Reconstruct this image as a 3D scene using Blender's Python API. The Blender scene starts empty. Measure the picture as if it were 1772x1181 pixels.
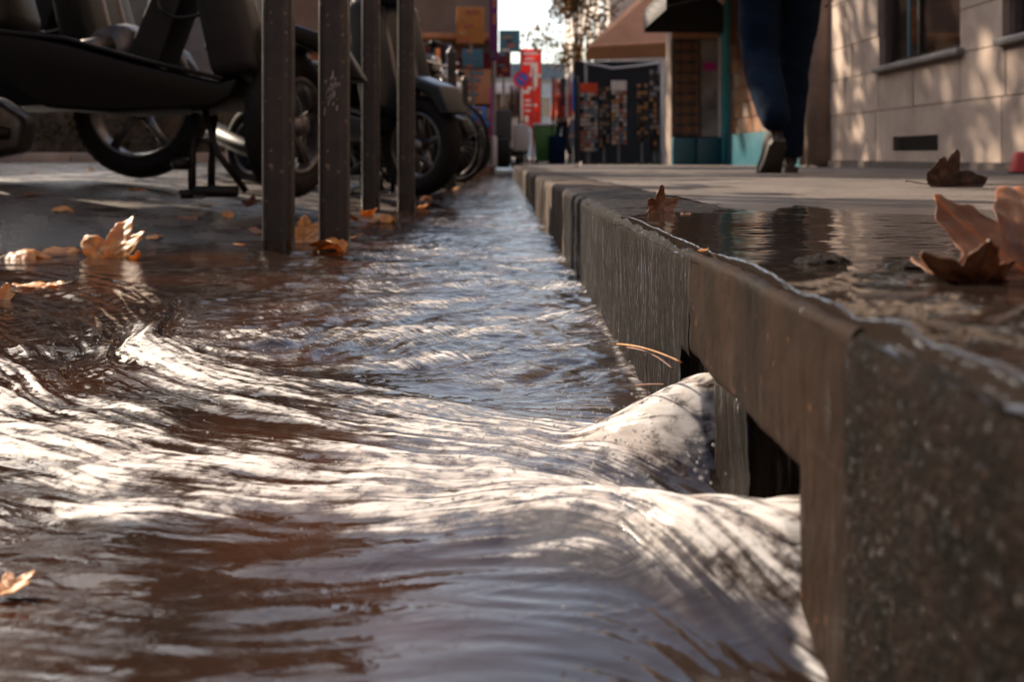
import bpy, bmesh, math, random
import numpy as np
from mathutils import Vector, Matrix, noise as mn

rnd = random.Random(7)
rng = np.random.default_rng(7)
SC = bpy.context.scene
COL = SC.collection
R = math.radians
F = 1723.0            # focal length in photo pixels, camera stands at the origin looking along +Y
GR = 0.006            # the street falls away gently

# ------------------------------------------------------------------ camera
cd = bpy.data.cameras.new('camera'); cam = bpy.data.objects.new('camera', cd); COL.objects.link(cam)
cam.location = (0, 0, 0); cam.rotation_euler = (R(90), 0, 0)
cd.lens = 35; cd.sensor_width = 36; cd.clip_start = 0.02; cd.clip_end = 2000
cd.shift_y = -322.5 / 1772; cd.shift_x = 14.0 / 1772
cd.dof.use_dof = True; cd.dof.focus_distance = 0.92; cd.dof.aperture_fstop = 9.0; cd.dof.aperture_blades = 0
SC.camera = cam

# ------------------------------------------------------------------ light
SUN_AZ, SUN_EL = R(50), R(31)        # azimuth left of +Y
w = bpy.data.worlds.new('World'); SC.world = w; w.use_nodes = True
nt = w.node_tree; nt.nodes.clear()
sky = nt.nodes.new('ShaderNodeTexSky'); sky.sky_type = 'NISHITA'; sky.sun_disc = False
sky.sun_elevation = SUN_EL; sky.sun_rotation = -SUN_AZ; sky.dust_density = 2.5; sky.air_density = 1.0
bg = nt.nodes.new('ShaderNodeBackground'); bg.inputs[1].default_value = 0.13
wo = nt.nodes.new('ShaderNodeOutputWorld')
nt.links.new(sky.outputs[0], bg.inputs[0]); nt.links.new(bg.outputs[0], wo.inputs[0])
sl = bpy.data.lights.new('sun', 'SUN'); sl.energy = 4.5; sl.angle = R(0.6); sl.color = (1.0, 0.85, 0.70)
so = bpy.data.objects.new('sun', sl); COL.objects.link(so)
sd = Vector((-math.sin(SUN_AZ) * math.cos(SUN_EL), math.cos(SUN_AZ) * math.cos(SUN_EL), math.sin(SUN_EL)))
so.rotation_euler = sd.to_track_quat('Z', 'Y').to_euler(); so.location = sd * 30
SC.view_settings.view_transform = 'Standard'; SC.view_settings.look = 'None'
SC.view_settings.exposure = 1.25; SC.view_settings.gamma = 1
SC.view_settings.use_curve_mapping = False
SC.view_settings.use_white_balance = True; SC.view_settings.white_balance_temperature = 6800; SC.view_settings.white_balance_tint = 8
SC.cycles.use_denoising = True; SC.cycles.max_bounces = 6; SC.cycles.transparent_max_bounces = 6
SC.cycles.caustics_reflective = False; SC.cycles.caustics_refractive = False
SC.cycles.sample_clamp_indirect = 6

# ------------------------------------------------------------------ helpers
def P(px, py, Y):
    return Vector(((px - 872) * Y / F, Y, -(py - 268) * Y / F))

def tag(o, label=None, cat=None, group=None, kind=None):
    if label: o['label'] = label
    if cat: o['category'] = cat
    if group: o['group'] = group
    if kind: o['kind'] = kind
    return o

def empty(name, loc=(0, 0, 0), rz=0, label=None, cat=None, group=None, kind=None):
    o = bpy.data.objects.new(name, None); COL.objects.link(o)
    o.location = loc; o.rotation_euler = (0, 0, rz); o.empty_display_size = 0.1
    return tag(o, label, cat, group, kind)

def ch(*vals): return vals

def N(nt, typ, **kw):
    n = nt.nodes.new(typ)
    for k, v in kw.items():
        setattr(n, k, v)
    return n

def mat(name, c, c2=None, rough=0.6, scale=20, bump=0.0, bscale=None, metal=0.0, coat=0.0, stretch=(1, 1, 1),
        ramp=(0.35, 0.65), transl=0.0, spec=0.5, rough2=None, coat_rough=0.05, detail=6, bdist=0.002, emit=None, spots=None, wet=None):
    m = bpy.data.materials.new(name); m.use_nodes = True
    nt = m.node_tree; L = nt.links
    b = nt.nodes['Principled BSDF']
    b.inputs['Base Color'].default_value = (*c, 1); b.inputs['Roughness'].default_value = rough
    b.inputs['Metallic'].default_value = metal; b.inputs['Coat Weight'].default_value = coat
    b.inputs['Coat Roughness'].default_value = coat_rough
    b.inputs['Specular IOR Level'].default_value = spec
    tc = N(nt, 'ShaderNodeTexCoord'); mp = N(nt, 'ShaderNodeMapping'); mp.inputs['Scale'].default_value = stretch
    L.new(tc.outputs['Object'], mp.inputs[0])
    c2 = c2 if c2 else tuple(x * 0.72 for x in c)
    nz = N(nt, 'ShaderNodeTexNoise'); nz.inputs['Scale'].default_value = scale; nz.inputs['Detail'].default_value = detail
    nz.inputs['Roughness'].default_value = 0.6
    L.new(mp.outputs[0], nz.inputs['Vector'])
    cr = N(nt, 'ShaderNodeValToRGB'); cr.color_ramp.elements[0].position = ramp[0]; cr.color_ramp.elements[1].position = ramp[1]
    cr.color_ramp.elements[0].color = (*c2, 1); cr.color_ramp.elements[1].color = (*c, 1)
    L.new(nz.outputs[0], cr.inputs[0])
    colout = cr.outputs[0]
    if spots:
        sc_, thr, sc_col = spots
        n3 = N(nt, 'ShaderNodeTexNoise'); n3.inputs['Scale'].default_value = sc_; n3.inputs['Detail'].default_value = 3
        L.new(tc.outputs['Object'], n3.inputs['Vector'])
        r3 = N(nt, 'ShaderNodeMapRange'); r3.inputs[1].default_value = thr; r3.inputs[2].default_value = thr + 0.04
        L.new(n3.outputs[0], r3.inputs[0])
        mx = N(nt, 'ShaderNodeMix', data_type='RGBA'); L.new(r3.outputs[0], mx.inputs[0]); L.new(colout, mx.inputs[6])
        mx.inputs[7].default_value = (*sc_col, 1); colout = mx.outputs[2]
    L.new(colout, b.inputs['Base Color'])
    if rough2 is not None:
        mr = N(nt, 'ShaderNodeMapRange'); mr.inputs[1].default_value = ramp[0]; mr.inputs[2].default_value = ramp[1]
        mr.inputs[3].default_value = rough2; mr.inputs[4].default_value = rough
        L.new(nz.outputs[0], mr.inputs[0]); L.new(mr.outputs[0], b.inputs['Roughness'])
    if bump:
        n2 = N(nt, 'ShaderNodeTexNoise'); n2.inputs['Scale'].default_value = bscale or scale * 3
        n2.inputs['Detail'].default_value = 5; n2.inputs['Roughness'].default_value = 0.65
        L.new(mp.outputs[0], n2.inputs['Vector'])
        bp = N(nt, 'ShaderNodeBump'); bp.inputs['Strength'].default_value = bump; bp.inputs['Distance'].default_value = bdist
        L.new(n2.outputs[0], bp.inputs['Height']); L.new(bp.outputs[0], b.inputs['Normal'])
        L.new(bp.outputs[0], b.inputs['Coat Normal'])
    if wet:      # film of water only on part of the grain
        ws, wst, w0_, w1_ = wet
        m4 = N(nt, 'ShaderNodeMapping'); m4.inputs['Scale'].default_value = wst; L.new(tc.outputs['Object'], m4.inputs[0])
        n4 = N(nt, 'ShaderNodeTexNoise'); n4.inputs['Scale'].default_value = ws; n4.inputs['Detail'].default_value = 4; n4.inputs['Roughness'].default_value = 0.6
        L.new(m4.outputs[0], n4.inputs['Vector'])
        r4 = N(nt, 'ShaderNodeMapRange'); r4.inputs[1].default_value = w0_; r4.inputs[2].default_value = w1_; L.new(n4.outputs[0], r4.inputs[0])
        k4 = N(nt, 'ShaderNodeMath', operation='MULTIPLY'); k4.inputs[1].default_value = coat; L.new(r4.outputs[0], k4.inputs[0]); L.new(k4.outputs[0], b.inputs['Coat Weight'])
    if transl:
        tr = N(nt, 'ShaderNodeBsdfTranslucent'); L.new(colout, tr.inputs[0])
        ms = N(nt, 'ShaderNodeMixShader'); ms.inputs[0].default_value = transl
        L.new(b.outputs[0], ms.inputs[1]); L.new(tr.outputs[0], ms.inputs[2])
        L.new(ms.outputs[0], nt.nodes['Material Output'].inputs[0])
    if emit:
        b.inputs['Emission Color'].default_value = (*emit[0], 1); b.inputs['Emission Strength'].default_value = emit[1]
    return m

def link(name, me, m=None, parent=None, smooth=True):
    if m is not None:
        for mm in (m if isinstance(m, (list, tuple)) else [m]): me.materials.append(mm)
    if smooth: me.shade_smooth()
    o = bpy.data.objects.new(name, me); COL.objects.link(o)
    if parent: o.parent = parent
    return o

def mesh(name, vs, fs, m=None, parent=None, smooth=False, mi=None):
    me = bpy.data.meshes.new(name); me.from_pydata([tuple(v) for v in vs], [], fs)
    o = link(name, me, m, parent, smooth)
    if mi: me.polygons.foreach_set('material_index', mi)
    return o

class MB:
    def __init__(s): s.v = []; s.f = []; s.mi = []
    def add(s, vs, fs, mi=0):
        n = len(s.v); s.v += [tuple(v) for v in vs]; s.f += [tuple(i + n for i in f) for f in fs]; s.mi += [mi] * len(fs)
        return s
    def box(s, a, b, mi=0, M=None):
        x0, y0, z0 = a; x1, y1, z1 = b
        vs = [(x0, y0, z0), (x1, y0, z0), (x1, y1, z0), (x0, y1, z0), (x0, y0, z1), (x1, y0, z1), (x1, y1, z1), (x0, y1, z1)]
        if M: vs = [M @ Vector(v) for v in vs]
        return s.add(vs, [(0, 3, 2, 1), (4, 5, 6, 7), (0, 1, 5, 4), (1, 2, 6, 5), (2, 3, 7, 6), (3, 0, 4, 7)], mi)
    def tube(s, pts, rad, n=10, mi=0, caps=True, flat=1.0, closed=False):
        pts = [Vector(p) for p in pts]; rr = rad if isinstance(rad, (list, tuple)) else [rad] * len(pts)
        vs = []; up = Vector((0, 0, 1))
        K = len(pts)
        for i, p in enumerate(pts):
            a = pts[(i - 1) % K] if (closed or i) else p; b = pts[(i + 1) % K] if (closed or i < K - 1) else p
            d = (b - a).normalized()
            u = d.cross(up)
            if u.length < 0.05: u = d.cross(Vector((0, 1, 0)))
            u.normalize(); v = u.cross(d)
            for k in range(n):
                t = 2 * math.pi * k / n
                vs.append(p + (u * math.cos(t) * flat + v * math.sin(t)) * rr[i])
        fs = []
        for i in range(K if closed else K - 1):
            for k in range(n):
                j = (i + 1) % K
                fs.append((i * n + k, i * n + (k + 1) % n, j * n + (k + 1) % n, j * n + k))
        if caps and not closed:
            fs.append(tuple(range(n - 1, -1, -1))); fs.append(tuple(range((K - 1) * n, K * n)))
        return s.add(vs, fs, mi)
    def build(s, name, m=None, parent=None, smooth=False, bevel=0, seg=2, sub=0):
        o = mesh(name, s.v, s.f, m, parent, smooth, s.mi if max(s.mi or [0]) > 0 else None)
        if bevel:
            md = o.modifiers.new('bevel', 'BEVEL'); md.width = bevel; md.segments = seg; md.limit_method = 'ANGLE'; md.angle_limit = R(30)
            o.data.shade_smooth(); 
        if sub:
            md = o.modifiers.new('sub', 'SUBSURF'); md.levels = sub; md.render_levels = sub; o.data.shade_smooth()
        return o

def arc(p0, p1, p2, n=8):
    p0, p1, p2 = Vector(p0), Vector(p1), Vector(p2)
    return [(1 - t) ** 2 * p0 + 2 * t * (1 - t) * p1 + t * t * p2 for t in [i / n for i in range(n + 1)]]

def prism(name, prof, y0, y1, m, parent=None, bevel=0.01, seg=3, taper=None):
    """profile in x,z extruded along y (taper scales the far sides)"""
    n = len(prof); vs = []
    ys = [y0, y1] if taper is None else [y0, y0 * 0.75 + y1 * 0.25, y0 * .25 + y1 * .75, y1]
    cx = sum(p[0] for p in prof) / n; cz = sum(p[1] for p in prof) / n
    for k, y in enumerate(ys):
        f = 1 if taper is None or k in (1, 2) else taper
        vs += [(cx + (p[0] - cx) * f, y, cz + (p[1] - cz) * f) for p in prof]
    fs = [tuple(range(n)), tuple(range((len(ys)) * n - 1, (len(ys) - 1) * n - 1, -1))]
    for k in range(len(ys) - 1):
        fs += [(k * n + i, (k + 1) * n + i, (k + 1) * n + (i + 1) % n, k * n + (i + 1) % n) for i in range(n)]
    me = bpy.data.meshes.new(name); me.from_pydata(vs, [], fs)
    bm = bmesh.new(); bm.from_mesh(me); bmesh.ops.recalc_face_normals(bm, faces=bm.faces)
    bmesh.ops.triangulate(bm, faces=[f for f in bm.faces if len(f.verts) > 6]) if False else None
    bm.to_mesh(me); bm.free()
    o = link(name, me, m, parent, True)
    md = o.modifiers.new('bevel', 'BEVEL'); md.width = bevel; md.segments = seg; md.limit_method = 'ANGLE'; md.angle_limit = R(25)
    return o

def gridmesh(name, X, Y, Z, m, parent=None, attrs=None, keep=None):
    nr, nc = X.shape
    co = np.stack([X, Y, Z], -1).reshape(-1, 3).astype(np.float32)
    idx = np.arange(nr * nc).reshape(nr, nc)
    q = np.stack([idx[:-1, :-1], idx[:-1, 1:], idx[1:, 1:], idx[1:, :-1]], -1).reshape(-1, 4)
    if keep is not None: q = q[keep.reshape(-1)]
    me = bpy.data.meshes.new(name); me.vertices.add(len(co)); me.vertices.foreach_set('co', co.ravel())
    me.loops.add(q.size); me.loops.foreach_set('vertex_index', q.ravel().astype(np.int32))
    me.polygons.add(len(q)); me.polygons.foreach_set('loop_start', np.arange(0, q.size, 4, dtype=np.int32))
    me.update(calc_edges=True); me.validate()
    for k, v in (attrs or {}).items():
        a = me.attributes.new(k, 'FLOAT', 'POINT'); a.data.foreach_set('value', v.ravel().astype(np.float32))
    return link(name, me, m, parent, True)

def vnoise(x, y, seed=0, oct=4, gain=0.5):
    """smooth value noise for numpy arrays, about -1..1"""
    tot = np.zeros_like(x, dtype=np.float64); amp = 1.0; s = 0
    rg = np.random.default_rng(seed); tab = rg.random((256, 256)) * 2 - 1
    for o in range(oct):
        xf = x * 2 ** o + 17.3 * o + 500; yf = y * 2 ** o + 9.1 * o + 500
        xi = np.floor(xf).astype(int); yi = np.floor(yf).astype(int)
        u = xf - xi; v = yf - yi; u = u * u * (3 - 2 * u); v = v * v * (3 - 2 * v)
        a = tab[xi & 255, yi & 255]; b = tab[(xi + 1) & 255, yi & 255]; c = tab[xi & 255, (yi + 1) & 255]; d = tab[(xi + 1) & 255, (yi + 1) & 255]
        tot += amp * ((a * (1 - u) + b * u) * (1 - v) + (c * (1 - u) + d * u) * v); s += amp; amp *= gain
    return tot / s * 1.6

def sstep(x, a, b):
    t = np.clip((x - a) / (b - a), 0, 1); return t * t * (3 - 2 * t)

# ------------------------------------------------------------------ levels
A = 0.132           # kerb face
H = 0.209           # water below camera
HP = 0.064          # pavement below camera
def gradez(y): return -GR * np.clip(y, -3, 32)

def shore_x(y):     # left shoreline of the gutter water
    return -0.50 - 1.5 * sstep(-y, -2.75, -1.95) + 0.05 * np.sin(y * 2.1) 

def road_z(x, y):
    x = np.asarray(x, float); y = np.asarray(y, float)
    d = shore_x(y) - x
    up = np.minimum(np.where(d > 0, d * 0.10, np.maximum(d * 0.06, -0.03)), 0.125)
    z = -H + gradez(y) + up
    crown = -0.103 + 0 * y
    k = sstep(-x, 1.3, 3.0)
    z = z * (1 - k) + crown * k
    return z + 0.0018 * vnoise(x * 6, y * 6, 3)

def pave_z(x, y):
    x = np.asarray(x, float); y = np.asarray(y, float)
    return -HP + gradez(y)

# ------------------------------------------------------------------ materials
M = {}
M['road'] = mat('road_asphalt', (0.062, 0.045, 0.036), (0.020, 0.015, 0.012), rough=0.55, rough2=0.12, scale=5, bump=0.7, bscale=180, bdist=0.003, ramp=(0.42, 0.62))
M['pave'] = mat('pavement_asphalt', (0.15, 0.12, 0.102), (0.062, 0.049, 0.041), rough=0.75, scale=3.5, detail=9, bump=1.0, bscale=260, bdist=0.0025)
def wet_pave():
    m = M['pave']; nt = m.node_tree; L = nt.links; b = nt.nodes['Principled BSDF']
    at = N(nt, 'ShaderNodeAttribute', attribute_name='wet'); src = b.inputs['Base Color'].links[0].from_socket
    tc = N(nt, 'ShaderNodeTexCoord'); g = N(nt, 'ShaderNodeTexVoronoi'); g.inputs['Scale'].default_value = 150; L.new(tc.outputs['Object'], g.inputs['Vector'])
    g2 = N(nt, 'ShaderNodeMapRange'); g2.inputs[3].default_value = 0.45; g2.inputs[4].default_value = 1.25; L.new(g.outputs['Color'], g2.inputs[0])
    v = N(nt, 'ShaderNodeMix', data_type='RGBA', blend_type='MULTIPLY'); v.inputs[0].default_value = 1; L.new(src, v.inputs[6]); L.new(g2.outputs[0], v.inputs[7])
    mx = N(nt, 'ShaderNodeMix', data_type='RGBA', blend_type='MULTIPLY'); L.new(at.outputs['Fac'], mx.inputs[0]); L.new(v.outputs[2], mx.inputs[6]); mx.inputs[7].default_value = (0.30, 0.27, 0.25, 1)
    L.new(mx.outputs[2], b.inputs['Base Color'])
    mr = N(nt, 'ShaderNodeMapRange'); mr.inputs[3].default_value = 0.85; mr.inputs[4].default_value = 0.30; L.new(at.outputs['Fac'], mr.inputs[0]); L.new(mr.outputs[0], b.inputs['Roughness'])
wet_pave()
M['stone_kerb'] = mat('kerb_granite_wet', (0.014, 0.008, 0.0055), (0.003, 0.002, 0.0015), rough=0.7, spec=0.06, scale=55, bump=1.0, bscale=230, bdist=0.006, coat=1.0, coat_rough=0.07, wet=(240, (1, 1, 1), 0.56, 0.66), ramp=(0.35, 0.7), spots=(260, 0.68, (0.07, 0.04, 0.025)))
M['stone_streak'] = mat('kerb_granite_running_wet', (0.011, 0.0065, 0.0045), (0.003, 0.002, 0.0015), rough=0.6, spec=0.06, wet=(90, (1, 2.2, 0.10), 0.50, 0.64), scale=40, bump=1.0, bscale=130, stretch=(1, 1.6, 0.16), bdist=0.006, coat=1.0, coat_rough=0.05)
M['stone_dry'] = mat('kerb_granite_far', (0.09, 0.066, 0.052), (0.022, 0.016, 0.012), rough=0.75, spec=0.12, scale=6, bump=0.8, bscale=200, bdist=0.002)
M['slab'] = mat('kerb_slab_wet', (0.022, 0.012, 0.008), (0.005, 0.003, 0.002), rough=0.75, rough2=0.55, scale=16, bump=0.8, bscale=120, stretch=(1, 1, 0.4), bdist=0.002, coat=0.5, coat_rough=0.12, wet=(60, (1, 1.6, 0.15), 0.60, 0.72), spec=0.05, spots=(150, 0.68, (0.09, 0.04, 0.02)))
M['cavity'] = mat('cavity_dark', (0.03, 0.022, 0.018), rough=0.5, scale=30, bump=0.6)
M['post'] = mat('post_paint', (0.030, 0.023, 0.022), (0.016, 0.012, 0.012), rough=0.4, rough2=0.6, scale=14, bump=0.4, bscale=140, bdist=0.001, spots=(60, 0.64, (0.16, 0.105, 0.08)))
M['scrape'] = mat('scraped_metal', (0.35, 0.32, 0.29), (0.09, 0.08, 0.075), rough=0.6, scale=60, stretch=(1, 1, 0.35))
M['rust'] = mat('wet_rust', (0.03, 0.02, 0.016), (0.016, 0.011, 0.01), rough=0.25, scale=40, bump=0.5)
M['black'] = mat('scooter_black', (0.005, 0.004, 0.0035), rough=0.45, spec=0.2, scale=8, bump=0.05)
M['plastic'] = mat('scooter_plastic', (0.010, 0.008, 0.007), (0.006, 0.005, 0.005), rough=0.5, spec=0.25, scale=60, bump=0.2, bscale=500, bdist=0.0006)
M['greyp'] = mat('scooter_grey_panel', (0.018, 0.017, 0.018), (0.012, 0.011, 0.012), rough=0.45, spec=0.25, scale=9)
M['bluep'] = mat('scooter_slate_panel', (0.012, 0.015, 0.019), (0.008, 0.010, 0.013), rough=0.35, scale=7, spec=0.3)
M['rubber'] = mat('tyre_rubber', (0.008, 0.007, 0.006), (0.014, 0.011, 0.010), rough=0.8, spec=0.2, scale=30, bump=0.3, bscale=160)
M['alloy'] = mat('wheel_alloy', (0.16, 0.15, 0.15), (0.09, 0.085, 0.085), rough=0.35, metal=0.7, scale=20)
M['chrome'] = mat('chrome', (0.6, 0.58, 0.56), (0.45, 0.43, 0.42), rough=0.15, metal=1.0, scale=20)
M['engine'] = mat('engine_casing', (0.13, 0.11, 0.105), (0.07, 0.06, 0.055), rough=0.4, metal=0.6, scale=25, bump=0.2)
M['lamp'] = mat('lamp_glass', (0.5, 0.47, 0.43), (0.3, 0.28, 0.26), rough=0.1, scale=10, coat=0.6)
M['redlens'] = mat('red_lens', (0.35, 0.02, 0.015), rough=0.15, scale=10, coat=0.5)
M['limestone'] = mat('facade_limestone', (0.50, 0.385, 0.31), (0.30, 0.225, 0.18), rough=0.8, scale=2.2, bump=0.4, bscale=50, bdist=0.003, ramp=(0.3, 0.7))
M['limestone2'] = mat('facade_limestone_b', (0.45, 0.345, 0.28), (0.28, 0.21, 0.17), rough=0.8, scale=3.1, bump=0.4, bscale=50, bdist=0.003, ramp=(0.3, 0.7))
M['mortar'] = mat('facade_joint', (0.13, 0.10, 0.085), rough=0.9, scale=20, bump=0.3)
M['zinc'] = mat('zinc', (0.22, 0.20, 0.19), rough=0.5, scale=8, metal=0.3)
M['glass'] = mat('window_glass', (0.02, 0.014, 0.011), (0.035, 0.022, 0.016), rough=0.04, scale=2, spec=0.9, coat=0.6, coat_rough=0.02)
M['wframe'] = mat('window_frame_dark', (0.03, 0.022, 0.018), rough=0.4, scale=20)
M['teal'] = mat('teal_paint', (0.012, 0.10, 0.13), (0.008, 0.07, 0.095), rough=0.45, scale=6, bump=0.1)
M['tealb'] = mat('teal_paint_bright', (0.03, 0.33, 0.38), (0.02, 0.26, 0.31), rough=0.4, scale=6)
M['canvas'] = mat('tan_canvas', (0.78, 0.44, 0.26), (0.66, 0.36, 0.2), rough=0.85, scale=3, bump=0.3, bscale=30, transl=0.5)
M['canvas2'] = mat('ochre_canvas', (0.42, 0.20, 0.08), (0.33, 0.15, 0.06), rough=0.85, scale=3, transl=0.35)
M['blackcan'] = mat('black_canvas', (0.014, 0.012, 0.012), rough=0.8, scale=8)
M['valance'] = mat('dark_valance', (0.075, 0.068, 0.066), (0.05, 0.045, 0.045), rough=0.8, scale=8)
M['white'] = mat('white_paint', (0.68, 0.64, 0.60), (0.56, 0.52, 0.49), rough=0.6, scale=8)
M['wooda'] = mat('brown_slat', (0.26, 0.12, 0.06), (0.15, 0.07, 0.035), rough=0.6, scale=9, bump=0.3)
M['woodb'] = mat('dark_slat', (0.045, 0.045, 0.05), (0.03, 0.035, 0.04), rough=0.6, scale=9)
M['denim'] = mat('dark_denim', (0.005, 0.015, 0.036), (0.003, 0.008, 0.020), rough=0.9, spec=0.1, scale=5, bump=0.5, bscale=26, bdist=0.012, stretch=(1, 1, 2.2))
M['shoe'] = mat('grey_suede', (0.045, 0.037, 0.034), (0.025, 0.02, 0.018), rough=0.8, scale=20, bump=0.3)
M['sole'] = mat('shoe_sole', (0.035, 0.03, 0.028), rough=0.7, scale=20)
M['coat'] = mat('dark_coat', (0.018, 0.016, 0.018), (0.012, 0.01, 0.012), rough=0.9, scale=8, bump=0.4, bscale=18, bdist=0.01)
M['skin'] = mat('skin', (0.42, 0.24, 0.17), (0.36, 0.2, 0.14), rough=0.5, scale=20)
M['hair'] = mat('hair', (0.03, 0.02, 0.014), rough=0.6, scale=40, bump=0.5)
M['orange'] = mat('orange_cloth', (0.62, 0.07, 0.02), (0.5, 0.05, 0.015), rough=0.8, scale=6)
M['red'] = mat('red_paint', (0.45, 0.025, 0.02), (0.36, 0.02, 0.016), rough=0.5, scale=6)
M['redglow'] = mat('red_banner', (0.9, 0.08, 0.05), (0.75, 0.06, 0.04), rough=0.7, scale=3, transl=0.5)
M['purple'] = mat('purple_banner', (0.13, 0.015, 0.12), (0.10, 0.01, 0.09), rough=0.7, scale=3)
M['magenta'] = mat('magenta_panel', (0.42, 0.02, 0.22), rough=0.6, scale=3)
M['ochre'] = mat('orange_panel', (0.50, 0.20, 0.04), (0.40, 0.15, 0.03), rough=0.7, scale=3)
M['blue'] = mat('sign_blue', (0.02, 0.15, 0.58), rough=0.4, scale=8)
M['signred'] = mat('sign_red', (0.85, 0.02, 0.06), rough=0.4, scale=8)
M['sky_blue_cloth'] = mat('blue_tarpaulin', (0.06, 0.17, 0.24), (0.04, 0.12, 0.17), rough=0.7, scale=3)
M['darkred'] = mat('dark_red_awning', (0.16, 0.012, 0.018), (0.11, 0.01, 0.012), rough=0.8, scale=3)
M['green'] = mat('green_bin', (0.06, 0.20, 0.04), (0.04, 0.14, 0.03), rough=0.45, scale=5)
M['beige'] = mat('beige_plaster', (0.42, 0.34, 0.28), (0.33, 0.27, 0.22), rough=0.85, scale=1.5)
M['pale'] = mat('pale_plaster', (0.6, 0.54, 0.49), (0.5, 0.45, 0.4), rough=0.85, scale=1.2)
M['umber'] = mat('brown_plaster', (0.24, 0.17, 0.13), (0.17, 0.12, 0.09), rough=0.85, scale=1.5)
M['roofz'] = mat('roof_zinc', (0.18, 0.19, 0.2), rough=0.5, scale=2)
M['bark'] = mat('plane_bark', (0.14, 0.105, 0.075), (0.07, 0.05, 0.035), rough=0.9, scale=9, bump=0.8, bscale=20)
M['leafa'] = mat('autumn_leaves', (0.16, 0.075, 0.02), (0.09, 0.05, 0.015), rough=0.7, scale=2, transl=0.4)
M['hedge'] = mat('hedge_leaves', (0.07, 0.055, 0.016), (0.035, 0.035, 0.01), rough=0.7, scale=4, transl=0.3)
M['fleshy'] = M['skin']
CARDS = [mat('print_%d' % i, c, rough=0.4, scale=40, ramp=(0.3, 0.7), c2=c2) for i, (c, c2) in enumerate([
    ((0.7, 0.62, 0.55), (0.3, 0.25, 0.2)), ((0.5, 0.12, 0.07), (0.2, 0.05, 0.04)), ((0.12, 0.25, 0.34), (0.05, 0.1, 0.15)),
    ((0.55, 0.3, 0.12), (0.25, 0.12, 0.05)), ((0.04, 0.035, 0.04), (0.02, 0.02, 0.02)), ((0.35, 0.33, 0.32), (0.15, 0.13, 0.12))])]

# ------------------------------------------------------------------ ground and road
def axis(a, b, n, p=1.0):
    return np.linspace(a, b, n)
xs = np.concatenate([-np.geomspace(400, 3.2, 40), np.linspace(-3.0, 0.30, 150), np.geomspace(0.6, 400, 30)])
ys = np.concatenate([np.linspace(-40, -1, 20), np.linspace(-0.8, 6, 220), np.geomspace(6.2, 900, 90)])
X, Y = np.meshgrid(xs, ys)
Z = road_z(X, Y); Z = np.where(X > 0.2, np.minimum(Z, -H - 0.06 + gradez(Y)), Z)
gridmesh('road', X, Y, Z, M['road']); tag(bpy.data.objects['road'], kind='structure')

# pavement: asphalt sheet behind the kerb stones
xs = np.concatenate([np.linspace(0.30, 1.4, 170), np.linspace(1.42, 3.6, 50), np.geomspace(3.8, 30, 14)])
ys = np.concatenate([np.linspace(-3, 0.1, 12), np.geomspace(0.12, 30, 330), np.array([60, 200, 600])])
X, Y = np.meshgrid(xs, ys)
def pave_relief(X, Y):
    rise = 0.0035 * sstep(X, 0.50, 0.68) + 0.0035 * sstep(Y, 1.25, 1.7)
    return rise + 0.0016 * vnoise(X * 5, Y * 2.4, 11, 4) + 0.0006 * vnoise(X * 40, Y * 40, 12, 3)
Z = pave_z(X, Y) + pave_relief(X, Y) - 0.001
wetm = sstep(-X, -(0.78 + 0.2 * vnoise(Y * 2.3, Y * 0 + 3, 85, 3)), -0.60) * sstep(-Y, -(1.75 + 0.5 * vnoise(X * 4.5, Y * 1.5, 86, 4)), -1.45)
gridmesh('pavement', X, Y, Z, M['pave'], attrs={'wet': wetm}); tag(bpy.data.objects['pavement'], kind='structure')

# ------------------------------------------------------------------ kerb
kerb = empty('kerb', (A, 0, -HP)); tag(kerb, kind='structure')
def stone(name, a, b, r, rough, m, res=0.006, parent=kerb, seed=1, fine=0.0, grade=True, lo=None):
    a = Vector(a); b = Vector(b); c = (a + b) / 2; hs = (b - a) / 2
    mb_v = []; mb_f = []
    n = [max(2, min(160, int((b[i] - a[i]) / res))) for i in range(3)]
    vs = {}; 
    def ax(i, k):   # denser toward edges
        t = k / n[i]
        return a[i] + (b[i] - a[i]) * t
    def vid(i, j, k):
        key = (i, j, k)
        if key not in vs:
            p = Vector((ax(0, i), ax(1, j), ax(2, k)))
            q = Vector([max(a[t] + r, min(b[t] - r, p[t])) if t != 1 else p[t] for t in range(3)])
            d = p - q
            if d.length > 1e-9:
                nn = d.normalized()
                inner = q + nn * r
                p2 = inner
            else: nn = Vector((0, 0, 1)); p2 = p
            h = rough * (mn.noise(p2 * 14 + Vector((seed, 0, 0))) + 0.5 * mn.noise(p2 * 40 + Vector((0, seed, 0)))) + fine * mn.noise(p2 * 150)
            p2 = p2 + nn * h
            if grade: p2.z += -GR * p2.y
            vs[key] = len(mb_v); mb_v.append(tuple(p2))
        return vs[key]
    for i in range(n[0]):
        for j in range(n[1]):
            for k, fl in ((0, 0), (n[2], 1)):
                q = (vid(i, j, k), vid(i + 1, j, k), vid(i + 1, j + 1, k), vid(i, j + 1, k)); mb_f.append(q if fl else q[::-1])
    for j in range(n[1]):
        for k in range(n[2]):
            for i, fl in ((0, 0), (n[0], 1)):
                q = (vid(i, j, k), vid(i, j + 1, k), vid(i, j + 1, k + 1), vid(i, j, k + 1)); mb_f.append(q if fl else q[::-1])
    for i in range(n[0]):
        for k in range(n[2]):
            for j, fl in ((0, 1), (n[1], 0)):
                q = (vid(i, j, k), vid(i + 1, j, k), vid(i + 1, j, k + 1), vid(i, j, k + 1)); mb_f.append(q if fl else q[::-1])
    pp = Vector((A, 0, -HP))
    mb_v = [(v[0] - pp.x, v[1] - pp.y, v[2] - pp.z) for v in mb_v]
    return mesh(name, mb_v, mb_f, m, parent, True)

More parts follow.
